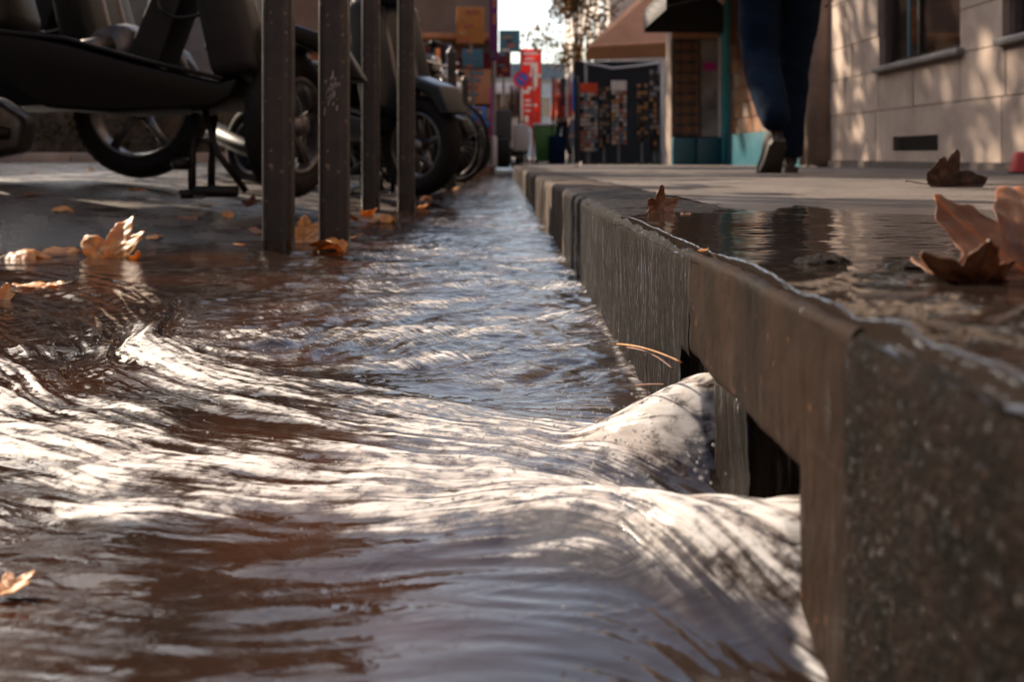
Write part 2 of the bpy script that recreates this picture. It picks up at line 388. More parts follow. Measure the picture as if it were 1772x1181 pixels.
zt = -HP; zb = -H - 0.10
o = stone('kerb_stone', (A - 0.0040, -0.5, zb), (0.33, 0.3746, zt + 0.001), 0.010, 0.0020, M['stone_kerb'], 0.0045, seed=3, fine=0.0010)
o['label'] = 'rough worn near kerb stone with a rounded wet edge'
stone('slab_foot', (A - 0.0022, 0.3735, zb), (0.33, 0.438, -0.118), 0.003, 0.0022, M['slab'], 0.003, seed=5, fine=0.0006)
o = stone('kerb_slab', (A - 0.002, 0.3735, -0.138), (0.33, 0.704, zt + 0.0015), 0.006, 0.0022, M['slab'], 0.003, seed=5, fine=0.0006)
o['label'] = 'smooth brown cover slab above the gushing opening'
o = stone('opening_pillar', (A + 0.005, 0.565, zb), (0.33, 0.645, -0.139), 0.006, 0.0025, M['stone_streak'], 0.004, seed=6, fine=0.0008)
o = stone('kerb_stone', (A - 0.001, 0.7055, -0.143), (0.33, 0.735, zt), 0.008, 0.0015, M['stone_streak'], 0.004, seed=8, fine=0.0008)
yy = 0.7352
for k, (L_, mm) in enumerate([(0.62, 'stone_streak'), (0.85, 'stone_streak'), (1.0, 'stone_dry'), (1.0, 'stone_dry'), (1.0, 'stone_dry'), (1.0, 'stone_dry'),
                        (1.1, 'stone_dry'), (1.1, 'stone_dry'), (1.2, 'stone_dry'), (1.2, 'stone_dry'), (1.2, 'stone_dry'), (1.4, 'stone_dry')]):
    stone('kerb_stone', (A + 0.001 * ((k * 7) % 3 - 1), yy, zb), (0.33, yy + L_ - 0.006, zt + (0.0 if k < 3 else 0.001)), 0.012, 0.0022, M[mm],
          0.0055 if k < 1 else (0.012 if k < 3 else 0.03), seed=20 + k, fine=0.001)
    yy += L_
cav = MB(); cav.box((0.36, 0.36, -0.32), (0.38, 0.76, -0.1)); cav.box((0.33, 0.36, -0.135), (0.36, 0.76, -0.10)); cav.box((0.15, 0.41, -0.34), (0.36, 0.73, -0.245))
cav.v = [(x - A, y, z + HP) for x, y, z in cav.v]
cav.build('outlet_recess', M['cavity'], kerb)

# ------------------------------------------------------------------ water
def water_material():
    m = bpy.data.materials.new('gutter_water'); m.use_nodes = True; nt = m.node_tree; L = nt.links
    b = nt.nodes['Principled BSDF']
    at = N(nt, 'ShaderNodeAttribute', attribute_name='foam'); st = N(nt, 'ShaderNodeAttribute', attribute_name='streak')
    rp = N(nt, 'ShaderNodeAttribute', attribute_name='ripple')
    tc = N(nt, 'ShaderNodeTexCoord')
    n1 = N(nt, 'ShaderNodeTexNoise'); n1.inputs['Scale'].default_value = 5; n1.inputs['Detail'].default_value = 4
    L.new(tc.outputs['Object'], n1.inputs['Vector'])
    cr = N(nt, 'ShaderNodeValToRGB'); e = cr.color_ramp.elements
    e[0].position = 0.42; e[0].color = (0.016, 0.010, 0.008, 1); e[1].position = 0.70; e[1].color = (0.036, 0.014, 0.007, 1)
    L.new(n1.outputs[0], cr.inputs[0])
    au = N(nt, 'ShaderNodeAttribute', attribute_name='fu'); av = N(nt, 'ShaderNodeAttribute', attribute_name='fv')
    cx = N(nt, 'ShaderNodeCombineXYZ'); mu = N(nt, 'ShaderNodeMath', operation='MULTIPLY'); mu.inputs[1].default_value = 15
    mv = N(nt, 'ShaderNodeMath', operation='MULTIPLY'); mv.inputs[1].default_value = 15
    L.new(au.outputs['Fac'], mu.inputs[0]); L.new(av.outputs['Fac'], mv.inputs[0]); L.new(mu.outputs[0], cx.inputs[0]); L.new(mv.outputs[0], cx.inputs[1])
    sn = N(nt, 'ShaderNodeTexNoise'); sn.inputs['Scale'].default_value = 1.0; sn.inputs['Detail'].default_value = 6; sn.inputs['Roughness'].default_value = 0.6; sn.inputs['Distortion'].default_value = 1.3
    L.new(cx.outputs[0], sn.inputs['Vector'])
    smr = N(nt, 'ShaderNodeMapRange'); smr.inputs[1].default_value = 0.34; smr.inputs[2].default_value = 0.64; L.new(sn.outputs[0], smr.inputs[0])
    # thin the foam where the threads part
    t1 = N(nt, 'ShaderNodeMapRange'); t1.inputs[3].default_value = 0.22; t1.inputs[4].default_value = 1.0; L.new(smr.outputs[0], t1.inputs[0])
    fz = N(nt, 'ShaderNodeTexNoise'); fz.inputs['Scale'].default_value = 85; fz.inputs['Detail'].default_value = 6; fz.inputs['Roughness'].default_value = 0.7; L.new(tc.outputs['Object'], fz.inputs['Vector'])
    fy = N(nt, 'ShaderNodeMapRange'); fy.inputs[1].default_value = 0.35; fy.inputs[2].default_value = 0.6; fy.inputs[3].default_value = 0.42; fy.inputs[4].default_value = 1.3; L.new(fz.outputs[0], fy.inputs[0])
    f0 = N(nt, 'ShaderNodeMath', operation='MULTIPLY'); L.new(t1.outputs[0], f0.inputs[0]); L.new(fy.outputs[0], f0.inputs[1])
    fm = N(nt, 'ShaderNodeMath', operation='MULTIPLY', use_clamp=True); L.new(at.outputs['Fac'], fm.inputs[0]); L.new(f0.outputs[0], fm.inputs[1]); fq = N(nt, 'ShaderNodeMapRange', interpolation_type='SMOOTHSTEP'); fq.inputs[1].default_value = 0.08; fq.inputs[2].default_value = 0.74; L.new(fm.outputs[0], fq.inputs[0]); fm = fq
    sa = N(nt, 'ShaderNodeMath', operation='MULTIPLY_ADD', use_clamp=True); sa.inputs[1].default_value = 0.55; L.new(smr.outputs[0], sa.inputs[0])
    sb_ = N(nt, 'ShaderNodeMath', operation='MULTIPLY'); sb_.inputs[1].default_value = 0.6; L.new(st.outputs['Fac'], sb_.inputs[0]); L.new(sb_.outputs[0], sa.inputs[2])
    fc = N(nt, 'ShaderNodeValToRGB'); e = fc.color_ramp.elements
    e[0].position = 0.0; e[0].color = (0.20, 0.145, 0.115, 1); e[1].position = 1.0; e[1].color = (0.50, 0.485, 0.48, 1)
    L.new(sa.outputs[0], fc.inputs[0])
    mx = N(nt, 'ShaderNodeMix', data_type='RGBA'); L.new(fm.outputs[0], mx.inputs[0]); L.new(cr.outputs[0], mx.inputs[6]); L.new(fc.outputs[0], mx.inputs[7])
    L.new(mx.outputs[2], b.inputs['Base Color'])
    mr = N(nt, 'ShaderNodeMapRange'); mr.inputs[3].default_value = 0.05; mr.inputs[4].default_value = 0.72
    L.new(fm.outputs[0], mr.inputs[0]); L.new(mr.outputs[0], b.inputs['Roughness'])
    b.inputs['IOR'].default_value = 1.48
    b.inputs['Subsurface Radius'].default_value = (1.0, 0.85, 0.7); b.inputs['Subsurface Scale'].default_value = 0.005; sw = N(nt, 'ShaderNodeMath', operation='MULTIPLY'); sw.inputs[1].default_value = 0.7; L.new(fm.outputs[0], sw.inputs[0]); L.new(sw.outputs[0], b.inputs['Subsurface Weight'])
    ms_ = N(nt, 'ShaderNodeMapRange'); ms_.inputs[3].default_value = 0.5; ms_.inputs[4].default_value = 0.08; L.new(fm.outputs[0], ms_.inputs[0]); L.new(ms_.outputs[0], b.inputs['Specular IOR Level'])
    mp = N(nt, 'ShaderNodeMapping'); mp.inputs['Scale'].default_value = (22, 46, 10); L.new(tc.outputs['Object'], mp.inputs[0])
    n2 = N(nt, 'ShaderNodeTexNoise'); n2.inputs['Scale'].default_value = 1.0; n2.inputs['Detail'].default_value = 5; n2.inputs['Distortion'].default_value = 0.9
    n2.inputs['Roughness'].default_value = 0.55
    L.new(mp.outputs[0], n2.inputs['Vector'])
    bp = N(nt, 'ShaderNodeBump'); bp.inputs['Distance'].default_value = 0.0035
    L.new(rp.outputs['Fac'], bp.inputs['Strength']); L.new(n2.outputs[0], bp.inputs['Height']); b2 = N(nt, 'ShaderNodeBump'); b2.inputs['Distance'].default_value = 0.0009; L.new(sn.outputs[0], b2.inputs['Height']); L.new(at.outputs['Fac'], b2.inputs['Strength'])
    L.new(bp.outputs[0], b2.inputs['Normal']); L.new(b2.outputs[0], b.inputs['Normal'])
    return m
M['water'] = water_material()

NR, NC = 1150, 860
Y0, Y1 = 0.15, 2.8
ly = np.linspace(0, 1, NR)
yrow = Y0 * (Y1 / Y0) ** ly
XL = lambda y: -(0.60 * y + 0.20); XR = 0.30
tcol = np.linspace(0, 1, NC)
Yg = np.repeat(yrow[:, None], NC, 1); Xg = XL(Yg) + (XR - XL(Yg)) * tcol[None, :]
c1 = lambda x: np.interp(x, [-.9, -.62, -.46, -.42, -.30, -.22, -.08, 0, .06, .132, .3], [1.9, 1.62, 1.34, 1.14, .98, .90, .81, .76, .725, .692, .688])
c2 = lambda x: np.interp(x, [-.9, -.6, -.38, -.25, -.13, .0, .06, .132, .3], [1.30, .98, .78, .68, .635, .61, .585, .505, .49])
def slope(f, x, e=0.02): return (f(x + e) - f(x - e)) / (2 * e)
C1, C2 = c1(Xg), c2(Xg)
S1, S2 = slope(c1, Xg), slope(c2, Xg)
k = np.clip((Yg - C2) / np.maximum(C1 - C2, 1e-3), -0.6, 1.0)
S = S2 * (1 - k) + S1 * k
vx = -np.ones_like(S); vy = -S
ups = sstep(Yg - C1, 0.05, 0.22)
vx = vx * (1 - ups) + (-0.75) * ups + 0.35 * vnoise(Xg * 5, Yg * 4, 40, 2) * (0.25 + ups * 0.6)
vy = vy * (1 - ups) + (-0.55) * ups + 0.35 * vnoise(Xg * 5, Yg * 4, 41, 2) * (0.25 + ups * 0.9)
# curl where the first stream turns back
cxx, cyy = -0.30, 1.20
dx, dy = Xg - cxx, Yg - cyy; rr = np.exp(-((dx / 0.20) ** 2 + (dy / 0.22) ** 2))
vx += 0.8 * rr * (dy / 0.2); vy += -0.8 * rr * (dx / 0.2)
vy += 1.1 * sstep(Xg, 0.02, 0.12) * (Yg < C1 + 0.05)
vl = np.hypot(vx, vy) + 1e-6; vx /= vl; vy /= vl
LR = math.log(Y1 / Y0)
def gidx(px, py):
    r = np.clip((np.log(np.maximum(py, 1e-3) / Y0) / LR * (NR - 1) + 0.5).astype(np.int32), 0, NR - 1)
    xl = XL(py); c = np.clip(((px - xl) / (XR - xl) * (NC - 1) + 0.5).astype(np.int32), 0, NC - 1)
    return r * NC + c
def blur(a, n):
    for _ in range(n):
        a = (np.roll(a, 1, 0) + a * 2 + np.roll(a, -1, 0)) / 4; a = (np.roll(a, 1, 1) + a * 2 + np.roll(a, -1, 1)) / 4
    return a
n_f = rng.standard_normal((NR, NC)); n_f = blur(n_f, 1); n_m = blur(rng.standard_normal((NR, NC)), 12); n_m /= n_m.std()
n_c = blur(rng.standard_normal((NR, NC)), 90); n_c /= n_c.std(); n_f /= n_f.std()
stack = np.stack([n_f, n_m, n_c], -1).reshape(-1, 3).astype(np.float32)
vf = np.stack([vx, vy], -1).reshape(-1, 2).astype(np.float32)
acc = stack.copy(); 
for sgn in (1, -1):
    px = Xg.ravel().astype(np.float32).copy(); py = Yg.ravel().astype(np.float32).copy()
    for s in range(22):
        gi = gidx(px, py); v = vf[gi]; h = 0.0034 * np.clip(py, 0.3, 1.6) * sgn
        px += v[:, 0] * h; py += v[:, 1] * h
        gi = gidx(px, py); acc += stack[gi] * (1 - s / 24)
acc = acc.reshape(NR, NC, 3); acc = (acc - acc.mean((0, 1))) / acc.std((0, 1))
Lf, Lm, Lc = blur(acc[..., 0], 1), blur(acc[..., 1], 3), blur(acc[..., 2], 4); Lf = Lf / Lf.std()
# masks
wd1 = np.interp(Xg, [-.6, -.3, 0, .10, .15], [.085, .085, .07, .042, .036]); wd2 = np.interp(Xg, [-.7, -.3, 0, .10, .15], [.13, .10, .085, .07, .06])
d1 = Yg - C1 + 0.02 * vnoise(Xg * 9, Yg * 9, 50, 3); d2 = Yg - C2 + 0.02 * vnoise(Xg * 9, Yg * 9, 51, 3)
m1 = np.exp(-np.abs(d1 / wd1) ** 2.6) * sstep(Xg, -0.52, -0.36); wd2 = np.where(d2 < 0, wd2 * np.interp(Xg, [-.5, 0, .13], [.85, .85, .85]), wd2); m2 = np.exp(-np.abs(d2 / wd2) ** 3.0) * sstep(Xg, -0.95, -0.5)
foam_band = np.maximum(m1, m2)
turb = np.exp(-(((Xg + 0.26) / 0.24) ** 2 + ((Yg - 1.17) / 0.20) ** 2)) * 0.75
turb = np.maximum(turb, 0.30 * np.exp(-(((Xg + 0.36) / 0.12) ** 2 + ((Yg - .86) / 0.10) ** 2)))
turb = np.maximum(turb, 0.52 * np.exp(-(((Xg - 0.02) / 0.16) ** 2 + ((Yg - .68) / 0.07) ** 2)))
turb = np.maximum(turb, 0.45 * np.exp(-(((Xg + 0.05) / 0.28) ** 2 + ((Yg - 1.0) / 0.16) ** 2)))
blot = vnoise(Xg * 16, Yg * 14, 60, 4)
foam = foam_band * 0.80 + 0.24 * Lm * np.clip(foam_band * 2.2, 0, 1) + 0.14 * Lf * np.clip(foam_band * 2, 0, 1) + 0.20 * Lc * foam_band + 0.16 * vnoise(Xg * 7, Yg * 9, 77, 3) * foam_band - 0.06
foam = np.maximum(foam, 1.05 * foam_band * sstep(Xg, 0.0, 0.08) + 0.2 * Lf * foam_band * sstep(Xg, 0.03, 0.10))
foam = np.maximum(foam, turb * (0.32 + 0.62 * blot + 0.34 * Lm + 0.12 * Lf))
near = sstep(-Yg, -0.48, -0.36)
foam = np.maximum(foam, ups * sstep(Xg, -0.85, -0.1) * sstep(Xg, -0.6, -0.1) * np.clip(0.25 + 0.16 * Lm + 0.40 * vnoise(Xg * 12, Yg * 18, 92, 3), 0, .75))  # upstream flecks, also painting the pale sky reflection into the colour
foam = foam * (1 - 0.5 * near)
foam = np.maximum(foam, 0.9 * np.exp(-((Xg - 0.127 + 0.004 * vnoise(Yg * 30, Yg * 0 + 2, 78, 3)) / 0.005) ** 2) * sstep(-Yg, -0.45, -0.42) * (0.6 + 0.5 * vnoise(Yg * 24, Yg * 0, 79, 2)))
foam = np.maximum(foam, 0.5 * np.exp(-((Xg - 0.124 + 0.003 * vnoise(Yg * 30, Yg * 0 + 2, 78, 3)) / 0.006) ** 2) * sstep(Yg, 0.72, 0.78) * sstep(-Yg, -1.9, -1.1))
foam = np.clip(foam, 0, 1); foam = foam ** 0.9
streak = np.clip(0.62 + 0.22 * Lm + 0.20 * Lf + 0.14 * Lc, 0, 1)
# heights
kk = (Yg + 0.055 * sstep(Xg, 0.01, 0.14) - C2) / np.maximum(C1 - C2, 1e-3) + 0.05 * vnoise(Xg * 6, Yg * 6, 90, 2) + 0.16 * vnoise(Xg * 2.5, Yg * 2.5, 91, 2); fu = -Xg + 0.3 * (Yg - .6)
Zg = -H + gradez(Yg)
jet1 = 0.058 * np.exp(-np.abs((Yg - np.interp(Xg, [0, .132], [.735, .692])) / 0.040) ** 2.2) * sstep(Xg, 0.03, 0.15)
jet2 = 0.036 * np.exp(-np.abs((Yg - np.interp(Xg, [0, .132], [.59, .487])) / 0.054) ** 2.4) * sstep(Xg, -0.06, 0.155)
Zg = Zg + jet1 + jet2 + 0.005 * m1 + 0.005 * m2 * (1 - 0.3 * near)
sc = np.clip(Yg, 0.35, 1.3)
Zg += foam_band * sc * (0.0010 * Lc + 0.0005 * Lm + 0.00014 * Lf)
froth = np.clip(foam_band * 0.5 + turb, 0, 1)
Zg += froth * sc * (0.0008 * vnoise(Xg * 55, Yg * 60, 64, 3)) + foam_band * 0.0014 * vnoise(Xg * 14, Yg * 20, 65, 3)
Zg += turb * (0.0038 * vnoise(Xg * 20, Yg * 18, 61, 3) + 0.0016 * Lm)
rip = (1 - foam_band) * (1 - 0.75 * near)
Zg += near * 0.0016 * vnoise(Xg * 10 + 3, Yg * 22, 66, 2)
Zg += rip * (0.0013 * vnoise(Xg * 9, Yg * 13, 62, 3) + 0.0007 * sc * Lm + 0.0011 * sc * Lc * (1 - ups * 0.3))
Zg += ups * (0.0030 * vnoise(Xg * 19 + 2 * vnoise(Xg * 3, Yg * 3, 5, 1), Yg * 30, 63, 3)) * sstep(Xg, -0.9, -0.2)
# calmer toward the left bank and near the lens
ripple = np.clip(0.35 + 0.5 * ups - 0.30 * foam_band - 0.28 * near, 0.05, 1)
gridmesh('water', Xg, Yg, Zg, M['water'], attrs={'foam': foam, 'streak': streak, 'ripple': ripple, 'fu': fu, 'fv': kk})
tag(bpy.data.objects['water'], kind='structure')
# the far reach of the same gutter water
xs = np.linspace(0, 1, 190); ys = np.geomspace(Y1 - 0.002, 18, 520)
T, Yf = np.meshgrid(xs, ys); xl0 = -1.35; Xf = xl0 + (XR - xl0) * T
Zf = -H + gradez(Yf) - 0.0005 + (0.0030 * vnoise(Xf * 19 + 2 * vnoise(Xf * 3, Yf * 3, 5, 1), Yf * np.interp(Yf, [2.8, 8], [30, 14]), 63, 3) + 0.0013 * vnoise(Xf * 9, Yf * 13, 62, 3)) * sstep(Xf, -0.9, -0.2)
foam_sheen_far = np.clip(0.20 + 0.42 * vnoise(Xf * 12, Yf * 12, 92, 3), 0, .75) * sstep(Xf, -0.45, -0.15)  # pale flecks brighten the far water, sky reflection painted as colour
gridmesh('water', Xf, Yf, Zf, M['water'], attrs={'foam': foam_sheen_far, 'streak': np.full_like(Xf, .6), 'fu': Xf * 4, 'fv': Yf * 2.5, 'ripple': np.full_like(Xf, 0.9)})
tag(bpy.data.objects['water.001'], kind='structure')

# puddle on the pavement, running over the kerb edge
def puddle_material():
    m = bpy.data.materials.new('puddle_water'); m.use_nodes = True; nt = m.node_tree; L = nt.links
    b = nt.nodes['Principled BSDF']; b.inputs['Base Color'].default_value = (0.016, 0.012, 0.010, 1); b.inputs['Roughness'].default_value = 0.03
    b.inputs['IOR'].default_value = 1.36
    tc = N(nt, 'ShaderNodeTexCoord'); mp = N(nt, 'ShaderNodeMapping'); mp.inputs['Scale'].default_value = (55, 85, 10); L.new(tc.outputs['Object'], mp.inputs[0])
    n2 = N(nt, 'ShaderNodeTexNoise'); n2.inputs['Scale'].default_value = 1.0; n2.inputs['Detail'].default_value = 4; L.new(mp.outputs[0], n2.inputs['Vector'])
    bp = N(nt, 'ShaderNodeBump'); bp.inputs['Distance'].default_value = 0.0010; bp.inputs['Strength'].default_value = 0.4
    L.new(n2.outputs[0], bp.inputs['Height']); L.new(bp.outputs[0], b.inputs['Normal'])
    return m
M['puddle'] = puddle_material()
ny, nx = 620, 520
ys = np.geomspace(0.13, 1.95, ny); Yp = np.repeat(ys[:, None], nx, 1)
t = np.repeat(np.linspace(0, 1, nx)[None, :], ny, 0)
Xp = A - 0.002 + (1.05 - A) * t ** 1.25
ne_ = sstep(-Yp, -0.40, -0.34); edge = sstep(Xp, A - 0.002 * ne_ + 0.002, A + 0.0065 + (1 - ne_) * 0.003 * vnoise(Yp * 16, Yp * 0 + 1, 88, 3))
lev = -HP + gradez(Yp) + 0.0026 + 0.0038 * sstep(-Yp, -0.80, -0.5)
rel = 0.0012 * vnoise(Xp * 11, Yp * 16, 81, 4) + 0.0003 * vnoise(Xp * 60, Yp * 90, 82, 3)
nearp = sstep(-Yp, -0.62, -0.45)
rel += nearp * (0.0032 * vnoise(Xp * 16 - Yp * 9, Yp * 26, 83, 2) + 0.00025 * vnoise(Xp * 90, Yp * 70, 84, 2))
rel *= (0.35 + 0.65 * sstep(-Yp, -1.3, -0.5))
Zp = lev + rel - (1 - edge) * 0.009
bnd = 0.60 + 0.22 * vnoise(Yp * 2.3, Yp * 0 + 3, 85, 3)
lim = 1.38 + 0.55 * vnoise(Xp * 4.5, Yp * 1.5, 86, 4)
Zp -= 0.0075 * sstep(Xp, bnd - 0.10, bnd + 0.12) + 0.0075 * sstep(Yp, lim - 0.25, lim + 0.25)
gridmesh('puddle', Xp, Yp, Zp, M['puddle']); tag(bpy.data.objects['puddle'], kind='structure')

# pebbles breaking the puddle flow
for i, (x, y, s, lab) in enumerate([(0.185, 0.575, 0.013, 'larger wet dark pebble in the puddle flow behind the slab edge'),
                               (0.222, 0.545, 0.011, 'smaller wet dark pebble in the puddle flow nearer the big leaf')]):
    me = bpy.data.meshes.new('pebble'); bm = bmesh.new(); bmesh.ops.create_icosphere(bm, subdivisions=4, radius=1)
    for v in bm.verts:
        n_ = v.co.normalized(); k_ = 1 + 0.22 * mn.noise(n_ * 2 + Vector((i * 5, 0, 0))) + 0.07 * mn.noise(n_ * 7)
        v.co = Vector((n_.x * s * 1.25 * k_, n_.y * s * k_, n_.z * s * 0.42 * k_))
    bm.to_mesh(me); bm.free()
    o = link('pebble', me, M['stone_streak'])
    o.location = (x, y, -HP + 0.001); tag(o, lab, 'pebble', 'pebbles in the puddle')

# ------------------------------------------------------------------ leaves
def leaf_mat(name, c1_, c2_, vein, transl=0.35):
    m = bpy.data.materials.new(name); m.use_nodes = True; nt = m.node_tree; L = nt.links
    b = nt.nodes['Principled BSDF']; b.inputs['Roughness'].default_value = 0.45
    tc = N(nt, 'ShaderNodeTexCoord'); n1 = N(nt, 'ShaderNodeTexNoise'); n1.inputs['Scale'].default_value = 38; n1.inputs['Detail'].default_value = 6
    L.new(tc.outputs['Object'], n1.inputs['Vector'])
    cr = N(nt, 'ShaderNodeValToRGB'); e = cr.color_ramp.elements; e[0].position = 0.36; e[0].color = (*c2_, 1); e[1].position = 0.62; e[1].color = (*c1_, 1)
    L.new(n1.outputs[0], cr.inputs[0])
    at = N(nt, 'ShaderNodeAttribute', attribute_name='vein')
    mx = N(nt, 'ShaderNodeMix', data_type='RGBA'); L.new(at.outputs['Fac'], mx.inputs[0]); L.new(cr.outputs[0], mx.inputs[6]); mx.inputs[7].default_value = (*vein, 1)
    L.new(mx.outputs[2], b.inputs['Base Color'])
    bp = N(nt, 'ShaderNodeBump'); bp.inputs['Strength'].default_value = 0.6; bp.inputs['Distance'].default_value = 0.001
    L.new(at.outputs['Fac'], bp.inputs['Height']); L.new(bp.outputs[0], b.inputs['Normal'])
    tr = N(nt, 'ShaderNodeBsdfTranslucent'); L.new(mx.outputs[2], tr.inputs[0])
    ms = N(nt, 'ShaderNodeMixShader'); ms.inputs[0].default_value = transl; L.new(b.outputs[0], ms.inputs[1]); L.new(tr.outputs[0], ms.inputs[2])
    L.new(ms.outputs[0], nt.nodes['Material Output'].inputs[0])
    return m
LM = {'orange': leaf_mat('leaf_orange', (0.72, 0.36, 0.11), (0.50, 0.20, 0.055), (0.38, 0.15, 0.04)),
      'brown': leaf_mat('leaf_brown', (0.22, 0.09, 0.04), (0.12, 0.05, 0.025), (0.09, 0.035, 0.02), 0.2),
      'dark': leaf_mat('leaf_dark', (0.12, 0.06, 0.035), (0.05, 0.025, 0.017), (0.05, 0.02, 0.015), 0.15),
      'pink': leaf_mat('leaf_rose', (0.27, 0.115, 0.065), (0.13, 0.05, 0.032), (0.42, 0.14, 0.035), 0.4)}
def leaf(size, loc, rot, mt, label, seed=0, curl=0.6, fold=0.3, twist=0.0, stem=True, rx=None, lobes=5, parentgroup='fallen autumn leaves'):
    rg = random.Random(seed)
    lob = {5: [(0, 1.0, .26), (52, .88, .24), (-52, .86, .24), (108, .58, .25), (-108, .6, .25)], 3: [(0, 1.0, .34), (60, .7, .3), (-60, .75, .3)]}[lobes]
    lob = [(R(a_ + rg.uniform(-6, 6)), l_ * rg.uniform(.9, 1.08), w_) for a_, l_, w_ in lob]
    nt_, nr_ = 180, 18; vs = [(0, 0, 0)]; vein = [1.0]; fs = []
    for j in range(1, nr_ + 1):
        for i in range(nt_):
            th = -math.pi + 2 * math.pi * i / nt_
            r_ = 0.46
            for a_, l_, w_ in lob:
                d = abs((th - a_ + math.pi) % (2 * math.pi) - math.pi)
                r_ = max(r_, 0.46 + (l_ - 0.46) * max(0.0, 1 - d / (w_ * 2.0)) ** 0.9)
            r_ *= 1 + 0.07 * (2 * abs(((th * 13 / math.pi + seed * .37) % 1) - .5) - .5) + 0.03 * mn.noise(Vector((th * 5, seed, 0)))
            r_ *= 1 - 0.35 * max(0, 1 - abs(abs(th) - math.pi) / 0.35)
            q = r_ * j / nr_; x = q * math.cos(th); y = q * math.sin(th)
            vn = 0
            for a_, l_, w_ in lob:
                ca, sa = math.cos(a_), math.sin(a_); al = x * ca + y * sa; pe = abs(-x * sa + y * ca)
                if al > 0:
                    vn = max(vn, 1 - pe / 0.022, (1 - abs(((al - pe * 0.8) * 7 % 1) - .5) / .06) * .5 if pe < 0.25 * al + .05 else 0)
            vein.append(max(0, min(1, vn)))
            wv = 0.07 * mn.noise(Vector((x * 2.6, y * 2.6, seed * 3.1))) + 0.035 * mn.noise(Vector((x * 8, y * 8, seed)))
            z = fold * abs(y) * 0.9 + wv - vn * 0.01
            # curl along x and y
            ang = curl * x; 
            cxp = (math.sin(ang) / curl if abs(curl) > .05 else x); czp = (1 - math.cos(ang)) / curl if abs(curl) > .05 else 0
            tw = twist * x
            yy_, zz_ = y * math.cos(tw) - z * math.sin(tw), y * math.sin(tw) + z * math.cos(tw)
            vs.append((cxp - zz_ * math.sin(ang), yy_, czp + zz_ * math.cos(ang)))
    for i in range(nt_): fs.append((0, 1 + i, 1 + (i + 1) % nt_))
    for j in range(nr_ - 1):
        for i in range(nt_):
            a0 = 1 + j * nt_; b0 = a0 + nt_; fs.append((a0 + i, b0 + i, b0 + (i + 1) % nt_, a0 + (i + 1) % nt_))
    vs = [tuple(c * size for c in v) for v in vs]
    root = empty('leaf', loc, 0, label, 'leaf', parentgroup); root.rotation_euler = [R(a) for a in rot]
    o = mesh('blade', vs, fs, LM[mt], root, True)
    a_ = o.data.attributes.new('vein', 'FLOAT', 'POINT'); a_.data.foreach_set('value', vein)
    sm = o.modifiers.new('s', 'SOLIDIFY'); sm.thickness = 0.0006
    if stem:
        pts = arc((0, 0, 0), (-.35 * size, .02 * size, -.05 * size), (-.85 * size, rg.uniform(-.2, .3) * size, .12 * size), 10)
        MB().tube(pts, [size * .012] * 10 + [size * .022], 8).build('stem', LM['dark'] if mt != 'pink' else LM['orange'], root, True)
    return root

def gz(x, y): return float(road_z(x, y))
def place(px, Y): return (px - 872) * Y / F
def lf(px, py, Y, size, rot, mt, label, **kw):
    p = P(px, py, Y); return leaf(size, p, rot, mt, label, **kw)
# left bank
lf(192, 452, 2.12, 0.112, (-6, -66, 84), 'orange', 'large orange leaf standing upright at the water edge, left', seed=1, curl=-0.5, fold=.25)
lf(22, 436, 2.13, 0.105, (0, -25, 20), 'orange', 'pale orange leaf arched at the left frame edge', seed=2, curl=-1.6, fold=-.5)
lf(122, 428, 2.30, 0.105, (10, -14, 160), 'orange', 'tan crumpled leaf lying just left of the upright leaf', seed=3, curl=-1.2, fold=-.45)
lf(236, 450, 2.08, 0.026, (0, -40, -30), 'orange', 'small torn leaf scrap at the foot of the upright leaf', seed=4, curl=1.2, fold=.5, stem=False, lobes=3)
lf(205, 362, 3.05, 0.12, (0, -8, 5), 'brown', 'brown drooping leaf on the road below the scooter wheel', seed=5, curl=-1.9, fold=-.5)
lf(230, 330, 3.5, 0.05, (0, 10, 30), 'orange', 'small orange leaf behind the brown drooping one', seed=6, curl=.5, fold=.3, stem=False)
lf(525, 412, 2.55, 0.075, (0, -48, 100), 'orange', 'orange leaf between the two nearest posts', seed=7, curl=.4, fold=.3)
lf(578, 430, 2.28, 0.062, (0, -12, 170), 'orange', 'folded orange leaf floating against the second post', seed=8, curl=-1.2, fold=.6)
lf(608, 378, 3.2, 0.050, (0, -30, 200), 'orange', 'orange leaf just right of the second post, further back', seed=9, curl=-1.0, fold=.5)
lf(672, 372, 3.35, 0.080, (0, -22, 150), 'orange', 'orange curled leaf left of the fourth post', seed=10, curl=-1.3, fold=-.5)
lf(610, 412, 2.62, 0.030, (0, 0, 10), 'orange', 'tiny orange leaf scrap right of the second post', seed=11, curl=.8, fold=.2, stem=False, lobes=3)
lf(80, 494, 1.66, 0.060, (0, 2, 175), 'orange', 'flat wet leaf floating left below the bank', seed=12, curl=.15, fold=.05)
lf(2, 520, 1.50, 0.030, (0, -40, 90), 'orange', 'leaf tip poking up at the left frame edge', seed=13, curl=.5, fold=.3, lobes=3)
lf(14, 1022, 0.475, 0.014, (0, -6, 60), 'orange', 'blurred orange leaf floating in the near left corner', seed=14, curl=.5, fold=.3, stem=False)
lf(290, 348, 3.7, 0.04, (0, 0, 40), 'orange', 'thin orange leaf left of the scooter stand', seed=15, curl=.3, fold=.1)
lf(358, 356, 3.4, 0.04, (0, 0, 140), 'orange', 'small leaf beside the foot of the scooter stand', seed=16, curl=.4, fold=.2)
lf(432, 356, 3.3, 0.05, (0, -20, 80), 'brown', 'brown leaf under the end of the scooter stand', seed=17, curl=1.0, fold=.4)
lf(410, 424, 2.32, 0.022, (0, 10, 0), 'orange', 'scrap of leaf in the wet patch left of the first post', seed=18, curl=.6, fold=.3, stem=False, lobes=3)
sr = random.Random(5)
